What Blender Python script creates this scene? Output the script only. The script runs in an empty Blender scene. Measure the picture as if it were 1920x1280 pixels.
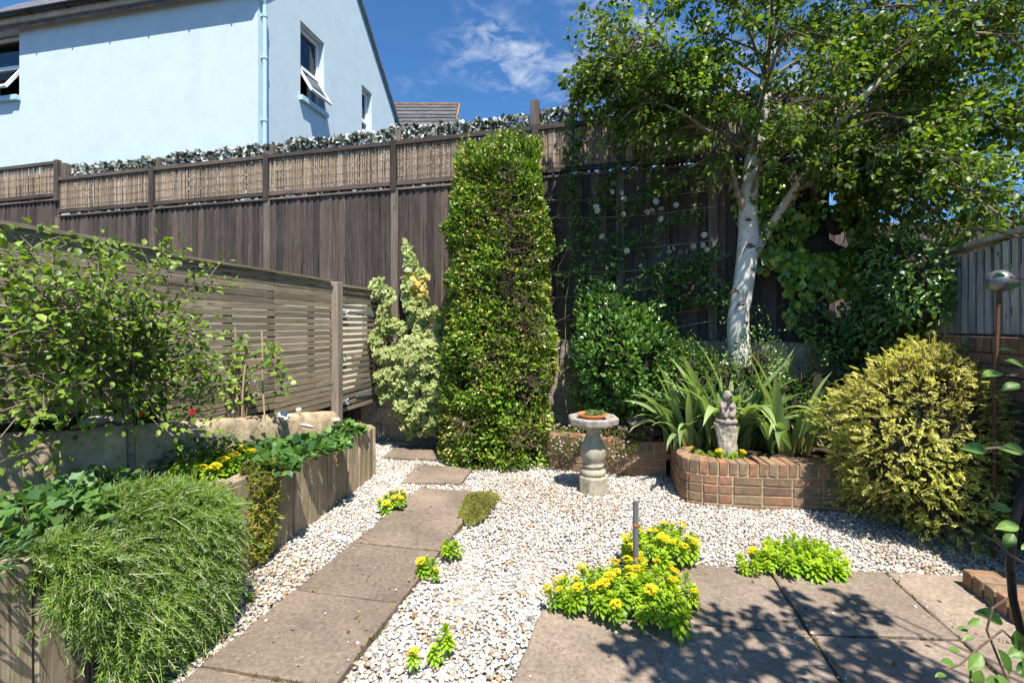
import bpy, bmesh, math, random
import numpy as np
from mathutils import Vector, Matrix, Quaternion

R = math.radians
rng = np.random.default_rng(7)
random.seed(7)
scene = bpy.context.scene
COL = scene.collection

# ------------------------------------------------------------------ camera
H, F = 1.45, 900.0                      # eye height (m), focal length in photo pixels (1920 wide)
HZ = 610.0                              # horizon row
cam_d = bpy.data.cameras.new('camera')
cam = bpy.data.objects.new('camera', cam_d)
COL.objects.link(cam)
cam.location = (0, 0, H)
cam.rotation_euler = (R(90), 0, 0)
cam_d.sensor_width = 36
cam_d.lens = 36 * F / 1920
cam_d.shift_y = -(640 - HZ) / 1920
cam_d.clip_start = 0.02
cam_d.clip_end = 3000
scene.camera = cam

# ------------------------------------------------------------------ light
SUN = Vector((0.098, -0.29, 0.60)).normalized()     # towards the sun
el = math.asin(SUN.z)
az = math.atan2(SUN.x, SUN.y)
sun_d = bpy.data.lights.new('sun', 'SUN')
sun_d.energy = 5.0
sun_d.angle = R(0.5)
sun_d.color = (1.0, 0.94, 0.84)
sun = bpy.data.objects.new('sun', sun_d)
COL.objects.link(sun)
sun.rotation_euler = SUN.to_track_quat('Z', 'Y').to_euler()
sun.location = SUN * 30

world = bpy.data.worlds.new('World')
scene.world = world
world.use_nodes = True
wn, wl = world.node_tree.nodes, world.node_tree.links
wn.clear()
wo = wn.new('ShaderNodeOutputWorld')
bg = wn.new('ShaderNodeBackground')
bg.inputs['Strength'].default_value = 0.066
sky = wn.new('ShaderNodeTexSky')
sky.sky_type = 'NISHITA'
sky.sun_disc = False
sky.sun_elevation = el
sky.sun_rotation = az
sky.altitude = 200
sky.air_density = 1.0
sky.dust_density = 0.3
sky.ozone_density = 3.0
# wispy cloud: noise on the cloud plane, everywhere in the sky
tc = wn.new('ShaderNodeTexCoord')
mp = wn.new('ShaderNodeMapping')
mp.inputs['Rotation'].default_value = (0, R(38), 0)
mp.inputs['Scale'].default_value = (2.2, 2.2, 4.6)
mp.inputs['Location'].default_value = (3.7, 0.8, 3.39)
wl.new(tc.outputs['Generated'], mp.inputs['Vector'])
n1 = wn.new('ShaderNodeTexNoise'); n1.inputs['Scale'].default_value = 1.3; n1.inputs['Detail'].default_value = 2
n2 = wn.new('ShaderNodeTexNoise'); n2.inputs['Scale'].default_value = 8.0; n2.inputs['Detail'].default_value = 9
n2.inputs['Roughness'].default_value = 0.6; n2.inputs['Distortion'].default_value = 0.5
wl.new(mp.outputs[0], n1.inputs['Vector']); wl.new(mp.outputs[0], n2.inputs['Vector'])
r1 = wn.new('ShaderNodeMapRange'); r1.inputs['From Min'].default_value = 0.535; r1.inputs['From Max'].default_value = 0.70
r2 = wn.new('ShaderNodeMapRange'); r2.inputs['From Min'].default_value = 0.44; r2.inputs['From Max'].default_value = 0.80
wl.new(n1.outputs['Fac'], r1.inputs['Value']); wl.new(n2.outputs['Fac'], r2.inputs['Value'])
mm = wn.new('ShaderNodeMath'); mm.operation = 'MULTIPLY'
wl.new(r1.outputs[0], mm.inputs[0]); wl.new(r2.outputs[0], mm.inputs[1])
# a light tint (deep blue of the photograph) and the cloud on top
tint = wn.new('ShaderNodeMix'); tint.data_type = 'RGBA'; tint.blend_type = 'MULTIPLY'
tint.inputs['Factor'].default_value = 1.0
tint.inputs['B'].default_value = (0.64, 1.10, 1.46, 1)
wl.new(sky.outputs[0], tint.inputs['A'])
cm = wn.new('ShaderNodeMix'); cm.data_type = 'RGBA'
cm.inputs['B'].default_value = (8.0, 8.5, 9.2, 1)
wl.new(mm.outputs[0], cm.inputs['Factor'])
wl.new(tint.outputs['Result'], cm.inputs['A'])
wl.new(cm.outputs['Result'], bg.inputs['Color'])
wl.new(bg.outputs[0], wo.inputs['Surface'])

scene.view_settings.view_transform = 'Standard'
scene.view_settings.look = 'None'
scene.view_settings.exposure = 0.92
scene.view_settings.gamma = 1.0
scene.view_settings.use_curve_mapping = False
scene.render.engine = 'CYCLES'
scene.cycles.max_bounces = 6
scene.cycles.transparent_max_bounces = 6
scene.cycles.use_denoising = True

# ------------------------------------------------------------------ helpers
def px(x, y, d):
    """point at photo pixel (x, y) at depth d"""
    return Vector(((x - 960) / F * d, d, H - (y - HZ) / F * d))

def gp(x, y, z=0.0):
    """point on the level z seen at photo pixel (x, y)"""
    d = (H - z) * F / (y - HZ)
    return Vector(((x - 960) / F * d, d, z))

A2 = Vector((0.2065, 0.9784, 0))        # along the garden path
B2 = Vector((0.9784, -0.2065, 0))       # across it
UP = Vector((0, 0, 1))

def norm(a):
    return a / np.maximum(np.linalg.norm(a, axis=-1, keepdims=True), 1e-9)

def sn(P, k, seed):
    """smooth noise about N(0,1): sum of sines"""
    g = np.random.default_rng(seed)
    K = g.normal(size=(10, 3)) * k
    ph = g.uniform(0, 6.283, 10)
    return np.sin(np.asarray(P) @ K.T + ph).sum(1) / math.sqrt(5)

def T(o, label, cat, group=None, kind=None):
    o['label'] = label
    o['category'] = cat
    if group: o['group'] = group
    if kind: o['kind'] = kind
    return o

def link(o, parent=None):
    COL.objects.link(o)
    if parent is not None:
        o.parent = parent
    return o

def empty(name, loc=(0, 0, 0), rz=0.0):
    o = bpy.data.objects.new(name, None)
    o.empty_display_size = 0.1
    o.location = loc
    o.rotation_euler = (0, 0, rz)
    return link(o)

def mk(name, me, mat=None, parent=None, loc=None, rot=None, kind=None):
    o = bpy.data.objects.new(name, me)
    if mat is not None and not me.materials:
        me.materials.append(mat)
    if loc is not None: o.location = loc
    if rot is not None:
        if isinstance(rot, Matrix): o.rotation_euler = rot.to_euler()
        else: o.rotation_euler = rot
    link(o, parent)
    if kind: o['kind'] = kind
    return o

class MB:
    """collects shapes into one mesh"""
    def __init__(s):
        s.v = []; s.f = []; s.c = []; s.cc = None
    def add(s, vs, fs):
        n = len(s.v)
        s.v += [tuple(v) for v in vs]
        s.f += [tuple(i + n for i in f) for f in fs]
        if s.cc is not None: s.c += [s.cc] * len(vs)
    def box(s, c, size, M=None):
        x, y, z = size[0] / 2, size[1] / 2, size[2] / 2
        vs = [Vector(p) for p in ((-x,-y,-z),(x,-y,-z),(x,y,-z),(-x,y,-z),(-x,-y,z),(x,-y,z),(x,y,z),(-x,y,z))]
        if M is not None: vs = [M @ v for v in vs]
        c = Vector(c)
        s.add([v + c for v in vs], [(0,3,2,1),(4,5,6,7),(0,1,5,4),(1,2,6,5),(2,3,7,6),(3,0,4,7)])
    def prism(s, poly, z0, z1):
        n = len(poly)
        vs = [(p[0], p[1], z0) for p in poly] + [(p[0], p[1], z1) for p in poly]
        fs = [tuple(range(n - 1, -1, -1)), tuple(range(n, 2 * n))]
        fs += [(i, (i + 1) % n, n + (i + 1) % n, n + i) for i in range(n)]
        s.add(vs, fs)
    def tube(s, pts, rad, sides=6, cap=True):
        pts = [Vector(p) for p in pts]
        if not hasattr(rad, '__len__'): rad = [rad] * len(pts)
        n = len(pts)
        t0 = (pts[1] - pts[0]).normalized()
        ref = Vector((0, 0, 1)) if abs(t0.z) < 0.9 else Vector((1, 0, 0))
        u = t0.cross(ref).normalized()
        vs = []
        for i in range(n):
            t = (pts[min(i + 1, n - 1)] - pts[max(i - 1, 0)]).normalized()
            u = (u - t * u.dot(t)).normalized()
            w = t.cross(u)
            for k in range(sides):
                a = 2 * math.pi * k / sides
                vs.append(pts[i] + (u * math.cos(a) + w * math.sin(a)) * rad[i])
        fs = []
        for i in range(n - 1):
            for k in range(sides):
                a, b = i * sides + k, i * sides + (k + 1) % sides
                fs.append((a, b, b + sides, a + sides))
        if cap:
            fs.append(tuple(range(sides - 1, -1, -1)))
            fs.append(tuple(range((n - 1) * sides, n * sides)))
        s.add(vs, fs)
    def lathe(s, prof, sides=24, c=(0, 0, 0), a0=0.0):
        vs = []; n = len(prof)
        for r, z in prof:
            for k in range(sides):
                a = a0 + 2 * math.pi * k / sides
                vs.append((c[0] + r * math.cos(a), c[1] + r * math.sin(a), c[2] + z))
        fs = []
        for i in range(n - 1):
            for k in range(sides):
                a, b = i * sides + k, i * sides + (k + 1) % sides
                fs.append((a, b, b + sides, a + sides))
        fs.append(tuple(range(sides - 1, -1, -1)))
        fs.append(tuple(range((n - 1) * sides, n * sides)))
        s.add(vs, fs)
    def ell(s, c, r, M=None, u=12, w=8):
        vs = [Vector((0, 0, -r[2]))]
        for i in range(1, w):
            ph = -math.pi / 2 + math.pi * i / w
            for k in range(u):
                a = 2 * math.pi * k / u
                vs.append(Vector((r[0]*math.cos(ph)*math.cos(a), r[1]*math.cos(ph)*math.sin(a), r[2]*math.sin(ph))))
        vs.append(Vector((0, 0, r[2])))
        fs = [(0, 1 + (k + 1) % u, 1 + k) for k in range(u)]
        for i in range(w - 2):
            for k in range(u):
                a, b = 1 + i * u + k, 1 + i * u + (k + 1) % u
                fs.append((a, b, b + u, a + u))
        l = 1 + (w - 2) * u
        fs += [(l + k, l + (k + 1) % u, len(vs) - 1) for k in range(u)]
        if M is not None: vs = [M @ v for v in vs]
        c = Vector(c)
        s.add([v + c for v in vs], fs)
    def mesh(s, name, smooth=False):
        me = bpy.data.meshes.new(name)
        me.from_pydata(s.v, [], s.f)
        if smooth:
            me.polygons.foreach_set('use_smooth', [True] * len(me.polygons))
        if s.c:
            at = me.color_attributes.new('col', 'FLOAT_COLOR', 'POINT')
            at.data.foreach_set('color', np.c_[np.array(s.c, float), np.ones(len(s.c))].ravel())
        me.update()
        return me
    def obj(s, name, mat, parent=None, smooth=False, loc=None, rot=None, kind=None):
        return mk(name, s.mesh(name, smooth), mat, parent, loc, rot, kind)

def bevel_mesh(me, w=0.004, seg=1):
    bm = bmesh.new(); bm.from_mesh(me)
    bmesh.ops.bevel(bm, geom=list(bm.edges), offset=w, segments=seg, affect='EDGES', profile=0.6)
    bm.to_mesh(me); bm.free(); me.update()
    return me

def box_mesh(name, size, bev=0.0, jit=0.0, seed=0):
    m = MB(); m.box((0, 0, 0), size)
    me = m.mesh(name)
    if bev: bevel_mesh(me, bev)
    if jit:
        g = random.Random(seed)
        for v in me.vertices:
            v.co += Vector((g.uniform(-jit, jit), g.uniform(-jit, jit), g.uniform(-jit, jit)))
    return me

def np_mesh(name, V, Fc, C=None, smooth=False):
    """V (n,3), Fc (m,k) int, C (n,3)"""
    me = bpy.data.meshes.new(name)
    V = np.asarray(V, np.float32); Fc = np.asarray(Fc, np.int32)
    m, k = Fc.shape
    me.vertices.add(len(V)); me.vertices.foreach_set('co', V.ravel())
    me.loops.add(m * k); me.loops.foreach_set('vertex_index', Fc.ravel())
    me.polygons.add(m); me.polygons.foreach_set('loop_start', np.arange(0, m * k, k, dtype=np.int32))
    if smooth: me.polygons.foreach_set('use_smooth', np.ones(m, bool))
    me.update(calc_edges=True)
    if C is not None:
        at = me.color_attributes.new('col', 'FLOAT_COLOR', 'POINT')
        at.data.foreach_set('color', np.c_[np.asarray(C, np.float32), np.ones(len(V), np.float32)].ravel())
    return me

# leaf templates: (along, across, up), triangles, rim factor for a second colour
def fan(rim, c=(0.45, 0, 0)):
    v = [c] + rim; n = len(rim)
    return np.array(v, float), np.array([(0, 1 + i, 1 + (i + 1) % n) for i in range(n)]), np.array([0] + [1] * n, float)
LEAF = {
 'diamond': (np.array([(0,0,0),(.45,.5,.10),(1,0,-.05),(.45,-.5,.10)], float), np.array([(0,2,1),(0,3,2)]), np.array([0,1,.5,1.])),
 'oval': fan([(0,0,0),(.22,-.36,.07),(.6,-.46,.09),(1,0,-.12),(.6,.46,.09),(.22,.36,.07)]),
 'broad': fan([(0,0,0),(.1,-.2,.05),(.25,-.38,.09),(.42,-.46,.10),(.6,-.42,.08),(.78,-.27,.03),(.92,-.09,-.05),(1,0,-.1),(.92,.09,-.05),(.78,.27,.03),(.6,.42,.08),(.42,.46,.10),(.25,.38,.09),(.1,.2,.05)]),
 'ivy': fan([(0,0,0),(-.05,-.42,.03),(.35,-.34,.06),(.5,-.52,0),(.68,-.2,.05),(1,0,-.08),(.68,.2,.05),(.5,.52,0),(.35,.34,.06),(-.05,.42,.03)], (.35,0,0)),
 'needle': (np.array([(0,.5,0),(0,-.5,0),(1,-.3,.05),(1,.3,.05)], float), np.array([(0,1,2),(0,2,3)]), np.array([0,0,1,1.])),
 'lobed': fan([(0,0,0),(.05,-.5,.08),(.4,-.38,.04),(.55,-.5,.06),(.7,-.2,.0),(1,0,-.1),(.7,.2,.0),(.55,.5,.06),(.4,.38,.04),(.05,.5,.08)], (.4,0,-.03)),
}

def leaf_arrays(pos, axis, nrm, ln, wd, shape, col, col2=None):
    V0, T0, rim = LEAF[shape]
    pos = np.asarray(pos, float); N = len(pos)
    a = norm(np.asarray(axis, float))
    n = np.asarray(nrm, float)
    n = norm(n - a * (n * a).sum(1, keepdims=True))
    b = np.cross(n, a)
    ln = np.broadcast_to(np.asarray(ln, float), (N,))[:, None, None]
    wd = np.broadcast_to(np.asarray(wd, float), (N,))[:, None, None]
    V = pos[:, None, :] + ln * V0[None, :, 0:1] * a[:, None, :] + wd * V0[None, :, 1:2] * b[:, None, :] + ln * V0[None, :, 2:3] * n[:, None, :]
    nv = len(V0)
    Fc = (T0[None] + (np.arange(N) * nv)[:, None, None]).reshape(-1, 3)
    C = np.repeat(np.asarray(col, float)[:, None, :], nv, 1)
    if col2 is not None:
        C = C * (1 - rim[None, :, None]) + np.asarray(col2, float)[:, None, :] * rim[None, :, None]
    return V.reshape(-1, 3), Fc, C.reshape(-1, 3)

def merge(parts):
    V, Fc, C, n = [], [], [], 0
    for v, f, c in parts:
        V.append(v); Fc.append(f + n); C.append(c); n += len(v)
    return np.concatenate(V), np.concatenate(Fc), np.concatenate(C)

def leaf_obj(name, parts, mat, parent=None, kind='stuff', smooth=False):
    V, Fc, C = merge(parts) if isinstance(parts, list) else parts
    return mk(name, np_mesh(name, V, Fc, C, smooth), mat, parent, kind=kind)

def rnd(n):
    return norm(rng.normal(size=(n, 3)))

def pal(n, cols, w=None, jit=0.18, P=None, k=4.0, seed=1, amp=0.15):
    """per-leaf colours: palette choice, jitter, and clumps"""
    cols = np.array(cols, float)
    idx = rng.choice(len(cols), n, p=None if w is None else np.array(w) / sum(w))
    c = cols[idx] * (1 + rng.normal(size=(n, 1)) * jit)
    if P is not None:
        c = c * (1 + amp * sn(P, k, seed)[:, None])
    return np.clip(c, 0.004, 0.95)

# ------------------------------------------------------------------ materials
MATS = {}
def nodes(name):
    m = bpy.data.materials.new(name); m.use_nodes = True
    nt = m.node_tree; nt.nodes.clear()
    out = nt.nodes.new('ShaderNodeOutputMaterial')
    b = nt.nodes.new('ShaderNodeBsdfPrincipled')
    nt.links.new(b.outputs[0], out.inputs['Surface'])
    MATS[name] = m
    return m, nt, b, out

def N(nt, kind, **kw):
    n = nt.nodes.new(kind)
    for k, v in kw.items():
        if k in n.inputs: n.inputs[k].default_value = v
        else: setattr(n, k, v)
    return n

def ramp(nt, fac, stops, interp='LINEAR'):
    r = nt.nodes.new('ShaderNodeValToRGB')
    r.color_ramp.interpolation = interp
    e = r.color_ramp.elements
    while len(e) < len(stops): e.new(0.5)
    for i, (p, c) in enumerate(stops):
        e[i].position = p
        e[i].color = (c[0], c[1], c[2], 1) if hasattr(c, '__len__') else (c, c, c, 1)
    nt.links.new(fac, r.inputs['Fac'])
    return r.outputs['Color']

def mixc(nt, fac, a, b, mode='MIX'):
    m = nt.nodes.new('ShaderNodeMix'); m.data_type = 'RGBA'; m.blend_type = mode
    for s, v in (('Factor', fac), ('A', a), ('B', b)):
        i = m.inputs[s] if s == 'Factor' else m.inputs[6 if s == 'A' else 7]
        if isinstance(v, bpy.types.NodeSocket): nt.links.new(v, i)
        elif hasattr(v, '__len__'): i.default_value = (v[0], v[1], v[2], 1)
        else: i.default_value = v
    return m.outputs[2]

def coords(nt, scale=(1, 1, 1), space='Object', rand=True):
    t = nt.nodes.new('ShaderNodeTexCoord')
    m = nt.nodes.new('ShaderNodeMapping')
    m.inputs['Scale'].default_value = scale
    nt.links.new(t.outputs[space], m.inputs['Vector'])
    if rand:
        oi = nt.nodes.new('ShaderNodeObjectInfo')
        mu = nt.nodes.new('ShaderNodeMath'); mu.operation = 'MULTIPLY'; mu.inputs[1].default_value = 71.3
        nt.links.new(oi.outputs['Random'], mu.inputs[0])
        nt.links.new(mu.outputs[0], m.inputs['Location'])
    return m.outputs[0]

def noise(nt, vec, scale, detail=5, rough=0.6, dist=0.0):
    n = nt.nodes.new('ShaderNodeTexNoise')
    n.inputs['Scale'].default_value = scale; n.inputs['Detail'].default_value = detail
    n.inputs['Roughness'].default_value = rough; n.inputs['Distortion'].default_value = dist
    nt.links.new(vec, n.inputs['Vector'])
    return n.outputs['Fac']

def bump(nt, b, h, strength=0.4, dist=0.01):
    bp = nt.nodes.new('ShaderNodeBump')
    bp.inputs['Strength'].default_value = strength; bp.inputs['Distance'].default_value = dist
    nt.links.new(h, bp.inputs['Height']); nt.links.new(bp.outputs[0], b.inputs['Normal'])

def objrand(nt):
    return nt.nodes.new('ShaderNodeObjectInfo').outputs['Random']

def mat_wood(name, cols, var=0.35, moss=None, grain=(110, 110, 3.0), bs=0.5, rough=0.85, mossamt=0.55):
    """grain along local Z; every board its own tone"""
    m, nt, b, o = nodes(name)
    v = coords(nt, grain)
    f = noise(nt, v, 1.0, 6, 0.65, 0.6)
    c = ramp(nt, f, [(0.28, cols[0]), (0.5, cols[1]), (0.72, cols[2])])
    vk = coords(nt, (46, 46, .9)); fk = noise(nt, vk, 1.0, 3, .5, .3)
    c = mixc(nt, ramp(nt, fk, [(0.33, .75), (0.385, 0.0)]), c, tuple(x * .35 for x in cols[0]))
    vkn = coords(nt, (9, 9, 3.2)); vo = N(nt, 'ShaderNodeTexVoronoi', Scale=1.0); nt.links.new(vkn, vo.inputs['Vector'])
    c = mixc(nt, ramp(nt, vo.outputs['Distance'], [(0.05, .8), (0.13, 0.0)]), c, tuple(x * .6 for x in cols[0]))
    v2 = coords(nt, (3, 3, 0.7))
    f2 = noise(nt, v2, 1.6, 4)
    c = mixc(nt, 1.0, c, ramp(nt, f2, [(0.3, 0.68), (0.7, 1.25)]), 'MULTIPLY')
    w_ = nt.nodes.new('ShaderNodeTexWhiteNoise'); w_.noise_dimensions = '1D'; nt.links.new(objrand(nt), w_.inputs['W'])
    c = mixc(nt, 1.0, c, ramp(nt, w_.outputs['Value'], [(0, (1 - var, 1 - var, 1 - var * .95)), (.55, (1.0, .98, .96)), (.8, (1 + var * .6, 1 + var * .45, 1 + var * .35)), (1, (1 + var * 1.1, 1 + var * .75, 1 + var * .55))]), 'MULTIPLY')
    if moss:
        v3 = coords(nt, (2.2, 2.2, 2.2))
        f3 = noise(nt, v3, 2.0, 6, 0.65)
        k = ramp(nt, f3, [(0.42, 0.0), (0.66, mossamt)])
        c = mixc(nt, k, c, moss)
    nt.links.new(c, b.inputs['Base Color'])
    b.inputs['Roughness'].default_value = rough
    b.inputs['Specular IOR Level'].default_value = 0.25
    bump(nt, b, f, bs, 0.006)
    return m

def mat_stone(name, cols, scale=9, speck=None, bs=0.5, rough=0.9, var=0.15, bd=0.006, space='Object', big=1.6):
    m, nt, b, o = nodes(name)
    v = coords(nt, (1, 1, 1), space)
    f = noise(nt, v, scale, 8, 0.68)
    f2 = noise(nt, v, big, 4, 0.6, 0.4)
    c = ramp(nt, f, [(0.3, cols[0]), (0.5, cols[1]), (0.7, cols[2])])
    c = mixc(nt, 1.0, c, ramp(nt, f2, [(0.3, 0.72), (0.7, 1.22)]), 'MULTIPLY')
    c = mixc(nt, 1.0, c, ramp(nt, objrand(nt), [(0, 1 - var), (1, 1 + var)]), 'MULTIPLY')
    if speck:
        vo = N(nt, 'ShaderNodeTexVoronoi', Scale=speck[0])
        nt.links.new(v, vo.inputs['Vector'])
        f4 = noise(nt, v, 3.0, 3)
        k = ramp(nt, vo.outputs['Distance'], [(0.10, 1.0), (0.20, 0.0)])
        k2 = ramp(nt, f4, [(0.45, 0.0), (0.62, 1.0)])
        k = mixc(nt, 1.0, k, k2, 'MULTIPLY')
        c = mixc(nt, k, c, speck[1])
    nt.links.new(c, b.inputs['Base Color'])
    b.inputs['Roughness'].default_value = rough
    b.inputs['Specular IOR Level'].default_value = 0.3
    bump(nt, b, f, bs, bd)
    return m

def mat_brick(name, tones, lichen=0.5):
    m, nt, b, o = nodes(name)
    v = coords(nt)
    f = noise(nt, v, 28, 7, 0.7)
    c0 = ramp(nt, objrand(nt), [(i / (len(tones) - 1), t) for i, t in enumerate(tones)])
    c = mixc(nt, 1.0, c0, ramp(nt, f, [(0.3, 0.55), (0.7, 1.4)]), 'MULTIPLY')
    f2 = noise(nt, v, 7, 5, 0.7)
    c = mixc(nt, ramp(nt, f2, [(0.5, 0.0), (0.72, 0.75)]), c, (0.10, 0.085, 0.06))
    vo = N(nt, 'ShaderNodeTexVoronoi', Scale=70.0); nt.links.new(v, vo.inputs['Vector'])
    k = ramp(nt, vo.outputs['Distance'], [(0.12, lichen), (0.24, 0.0)])
    k = mixc(nt, 1.0, k, ramp(nt, noise(nt, v, 9, 3), [(0.5, 0.0), (0.6, 1.0)]), 'MULTIPLY')
    c = mixc(nt, k, c, (0.5, 0.48, 0.42))
    nt.links.new(c, b.inputs['Base Color'])
    b.inputs['Roughness'].default_value = 0.9
    b.inputs['Specular IOR Level'].default_value = 0.25
    bump(nt, b, f, 0.7, 0.006)
    return m

def mat_plain(name, col, rough=0.6, metal=0.0, nz=0.12, scale=12, bs=0.15, spec=0.4):
    m, nt, b, o = nodes(name)
    v = coords(nt)
    f = noise(nt, v, scale, 6, 0.6)
    c = mixc(nt, 1.0, col, ramp(nt, f, [(0.3, 1 - nz), (0.7, 1 + nz)]), 'MULTIPLY')
    nt.links.new(c, b.inputs['Base Color'])
    b.inputs['Roughness'].default_value = rough; b.inputs['Metallic'].default_value = metal
    b.inputs['Specular IOR Level'].default_value = spec
    if bs: bump(nt, b, f, bs, 0.004)
    return m

def mat_leaf(name, rough=0.45, spec=0.4, trans=0.3, tcol=(1.5, 1.6, 0.5)):
    m, nt, b, o = nodes(name)
    at = N(nt, 'ShaderNodeAttribute', attribute_name='col')
    nt.links.new(at.outputs['Color'], b.inputs['Base Color'])
    b.inputs['Roughness'].default_value = rough
    b.inputs['Specular IOR Level'].default_value = spec
    tr = nt.nodes.new('ShaderNodeBsdfTranslucent')
    nt.links.new(mixc(nt, 1.0, at.outputs['Color'], tcol, 'MULTIPLY'), tr.inputs['Color'])
    mx = nt.nodes.new('ShaderNodeMixShader'); mx.inputs[0].default_value = trans
    nt.links.new(b.outputs[0], mx.inputs[1]); nt.links.new(tr.outputs[0], mx.inputs[2])
    nt.links.new(mx.outputs[0], o.inputs['Surface'])
    return m

def mat_attr(name, rough=0.8, spec=0.3, bs=0.0, scale=40):
    m, nt, b, o = nodes(name)
    at = N(nt, 'ShaderNodeAttribute', attribute_name='col')
    c = at.outputs['Color']
    f = noise(nt, coords(nt, rand=False), scale, 4, 0.6)
    c = mixc(nt, 1.0, c, ramp(nt, f, [(0.3, 0.75), (0.7, 1.2)]), 'MULTIPLY')
    nt.links.new(c, b.inputs['Base Color'])
    b.inputs['Roughness'].default_value = rough; b.inputs['Specular IOR Level'].default_value = spec
    if bs: bump(nt, b, f, bs, 0.004)
    return m

M_FENCE = mat_wood('dark_fence_wood', [(.036,.029,.026),(.098,.079,.070),(.168,.138,.121)], 0.42)
M_FPOST = mat_wood('weathered_post_wood', [(.075,.060,.050),(.165,.138,.115),(.26,.222,.19)], 0.2)
M_SLAT = mat_wood('mossy_slat_wood', [(.11,.088,.064),(.26,.217,.165),(.38,.33,.26)], 0.28, moss=(.20,.185,.07), mossamt=.5)
M_GATEPOST = mat_wood('pale_post_wood', [(.17,.135,.10),(.30,.25,.20),(.40,.34,.28)], 0.12)
M_SLEEPER = mat_wood('sleeper_wood', [(.15,.115,.075),(.34,.275,.19),(.46,.38,.27)], 0.2, moss=(.17,.145,.065), grain=(34, 34, 1.8), bs=0.8, mossamt=.45)
M_GREYPALE = mat_wood('grey_pale_wood', [(.24,.225,.21),(.40,.385,.365),(.52,.50,.475)], 0.15)
M_BROWNPALE = mat_wood('brown_fence_wood', [(.20,.13,.085),(.33,.23,.16),(.42,.31,.22)], 0.2)
M_REED = mat_attr('reed', 0.75)
M_SLAB = mat_stone('slab_stone', [(.135,.103,.078),(.205,.158,.122),(.27,.213,.168)], 42, speck=(42, (.36,.33,.29)), bs=.6, var=.16, big=2.4)
M_PATIO = mat_stone('patio_stone', [(.155,.118,.09),(.245,.19,.148),(.32,.255,.205)], 46, speck=(55, (.52,.49,.45)), bs=.5, var=.12, big=2.0)
M_CONC = mat_stone('rough_concrete', [(.22,.165,.10),(.41,.32,.21),(.52,.42,.29)], 14, speck=(30, (.42,.40,.36)), bs=.9, bd=.015)
M_BLOCK = mat_stone('concrete_block', [(.18,.15,.11),(.30,.255,.195),(.40,.345,.27)], 18, bs=.9, bd=.012)
M_CASTSTONE = mat_stone('cast_stone', [(.25,.22,.15),(.41,.37,.275),(.52,.48,.38)], 22, speck=(60, (.6,.58,.52)), bs=.5, big=5)
M_BATHTOP = mat_stone('weathered_cast_stone', [(.17,.15,.13),(.29,.26,.225),(.40,.37,.33)], 30, speck=(60, (.55,.52,.48)), bs=.6, big=6)
M_STATUE = mat_stone('pale_statue_stone', [(.22,.19,.15),(.42,.38,.31),(.52,.48,.41)], 26, bs=.9, bd=.01, big=9)
M_STATUE2 = mat_stone('brown_statue_stone', [(.16,.13,.11),(.31,.265,.225),(.42,.365,.315)], 40, bs=.9, bd=.01, big=9)
M_DARKSTONE = mat_stone('dark_figure_stone', [(.035,.038,.042),(.075,.08,.088),(.14,.145,.155)], 40, bs=.7, big=9)
M_BRICK = mat_brick('red_brick', [(.10,.062,.046),(.25,.102,.066),(.28,.115,.072),(.17,.095,.07),(.13,.08,.062),(.255,.125,.082)])
M_BRICK2 = mat_brick('dull_brick', [(.23,.155,.09),(.33,.165,.095),(.27,.19,.12),(.19,.125,.08),(.37,.19,.115)], .35)
M_MORTAR = mat_stone('mortar', [(.28,.225,.14),(.40,.33,.215),(.48,.41,.28)], 40, bs=.8)
M_DARKREND = mat_stone('old_wall_render', [(.05,.045,.04),(.10,.09,.08),(.15,.135,.12)], 12, bs=.6)
M_SOIL = mat_stone('soil', [(.03,.021,.014),(.06,.042,.029),(.11,.08,.055)], 30, bs=1.0, bd=.03)
M_SAND = mat_stone('jointing_sand', [(.24,.16,.09),(.36,.25,.15),(.46,.34,.21)], 60, bs=.6)
M_GRAVELBED = mat_stone('gravel_bed', [(.22,.19,.16),(.40,.37,.33),(.60,.57,.53)], 70, bs=1.0, bd=.02, big=30)
M_PEBBLE = mat_attr('pebble', 0.62, 0.4, 0.25, 120)
M_RENDER = mat_plain('pale_blue_render', (.555,.665,.705), .85, nz=.05, scale=3, bs=.25, spec=.2)
def stain(m):
    nt = m.node_tree; b = [x for x in nt.nodes if x.type == 'BSDF_PRINCIPLED'][0]
    src = b.inputs['Base Color'].links[0].from_socket
    f = noise(nt, coords(nt, (7, 7, .55), rand=False), 1.0, 6, .62)
    f2 = noise(nt, coords(nt, (.8, .8, .8), rand=False), 1.0, 4)
    k = mixc(nt, 1.0, ramp(nt, f, [(.52, 0.0), (.78, .30)]), ramp(nt, f2, [(.4, .15), (.65, 1.0)]), 'MULTIPLY')
    c = mixc(nt, k, src, (.36, .42, .43))
    f3 = noise(nt, coords(nt, (1, 1, 1), rand=False), 38, 5, .7)
    c = mixc(nt, 1.0, c, ramp(nt, f3, [(.3, .94), (.7, 1.05)]), 'MULTIPLY')
    nt.links.new(c, b.inputs['Base Color'])
    bump(nt, b, f3, .35, .006)
stain(M_RENDER)
M_RENDER_TRIM = mat_plain('blue_trim_paint', (.42,.62,.70), .6, nz=.05)
M_TEAL = mat_plain('teal_verge_paint', (.11,.32,.40), .6)
M_WHITE = mat_plain('white_window_frame', (.78,.79,.80), .4, nz=.03)
M_CREAM = mat_plain('cream_render', (.62,.58,.50), .85, nz=.06, scale=5, spec=.2)
M_SOFFIT = mat_plain('stained_soffit_board', (.46,.40,.32), .8, nz=.3, scale=4)
M_BLACKPL = mat_plain('black_gutter_plastic', (.018,.02,.024), .35, nz=.1)
M_SLATE = mat_stone('roof_slate', [(.055,.057,.063),(.10,.102,.11),(.145,.147,.155)], 8, var=.25)
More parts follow.
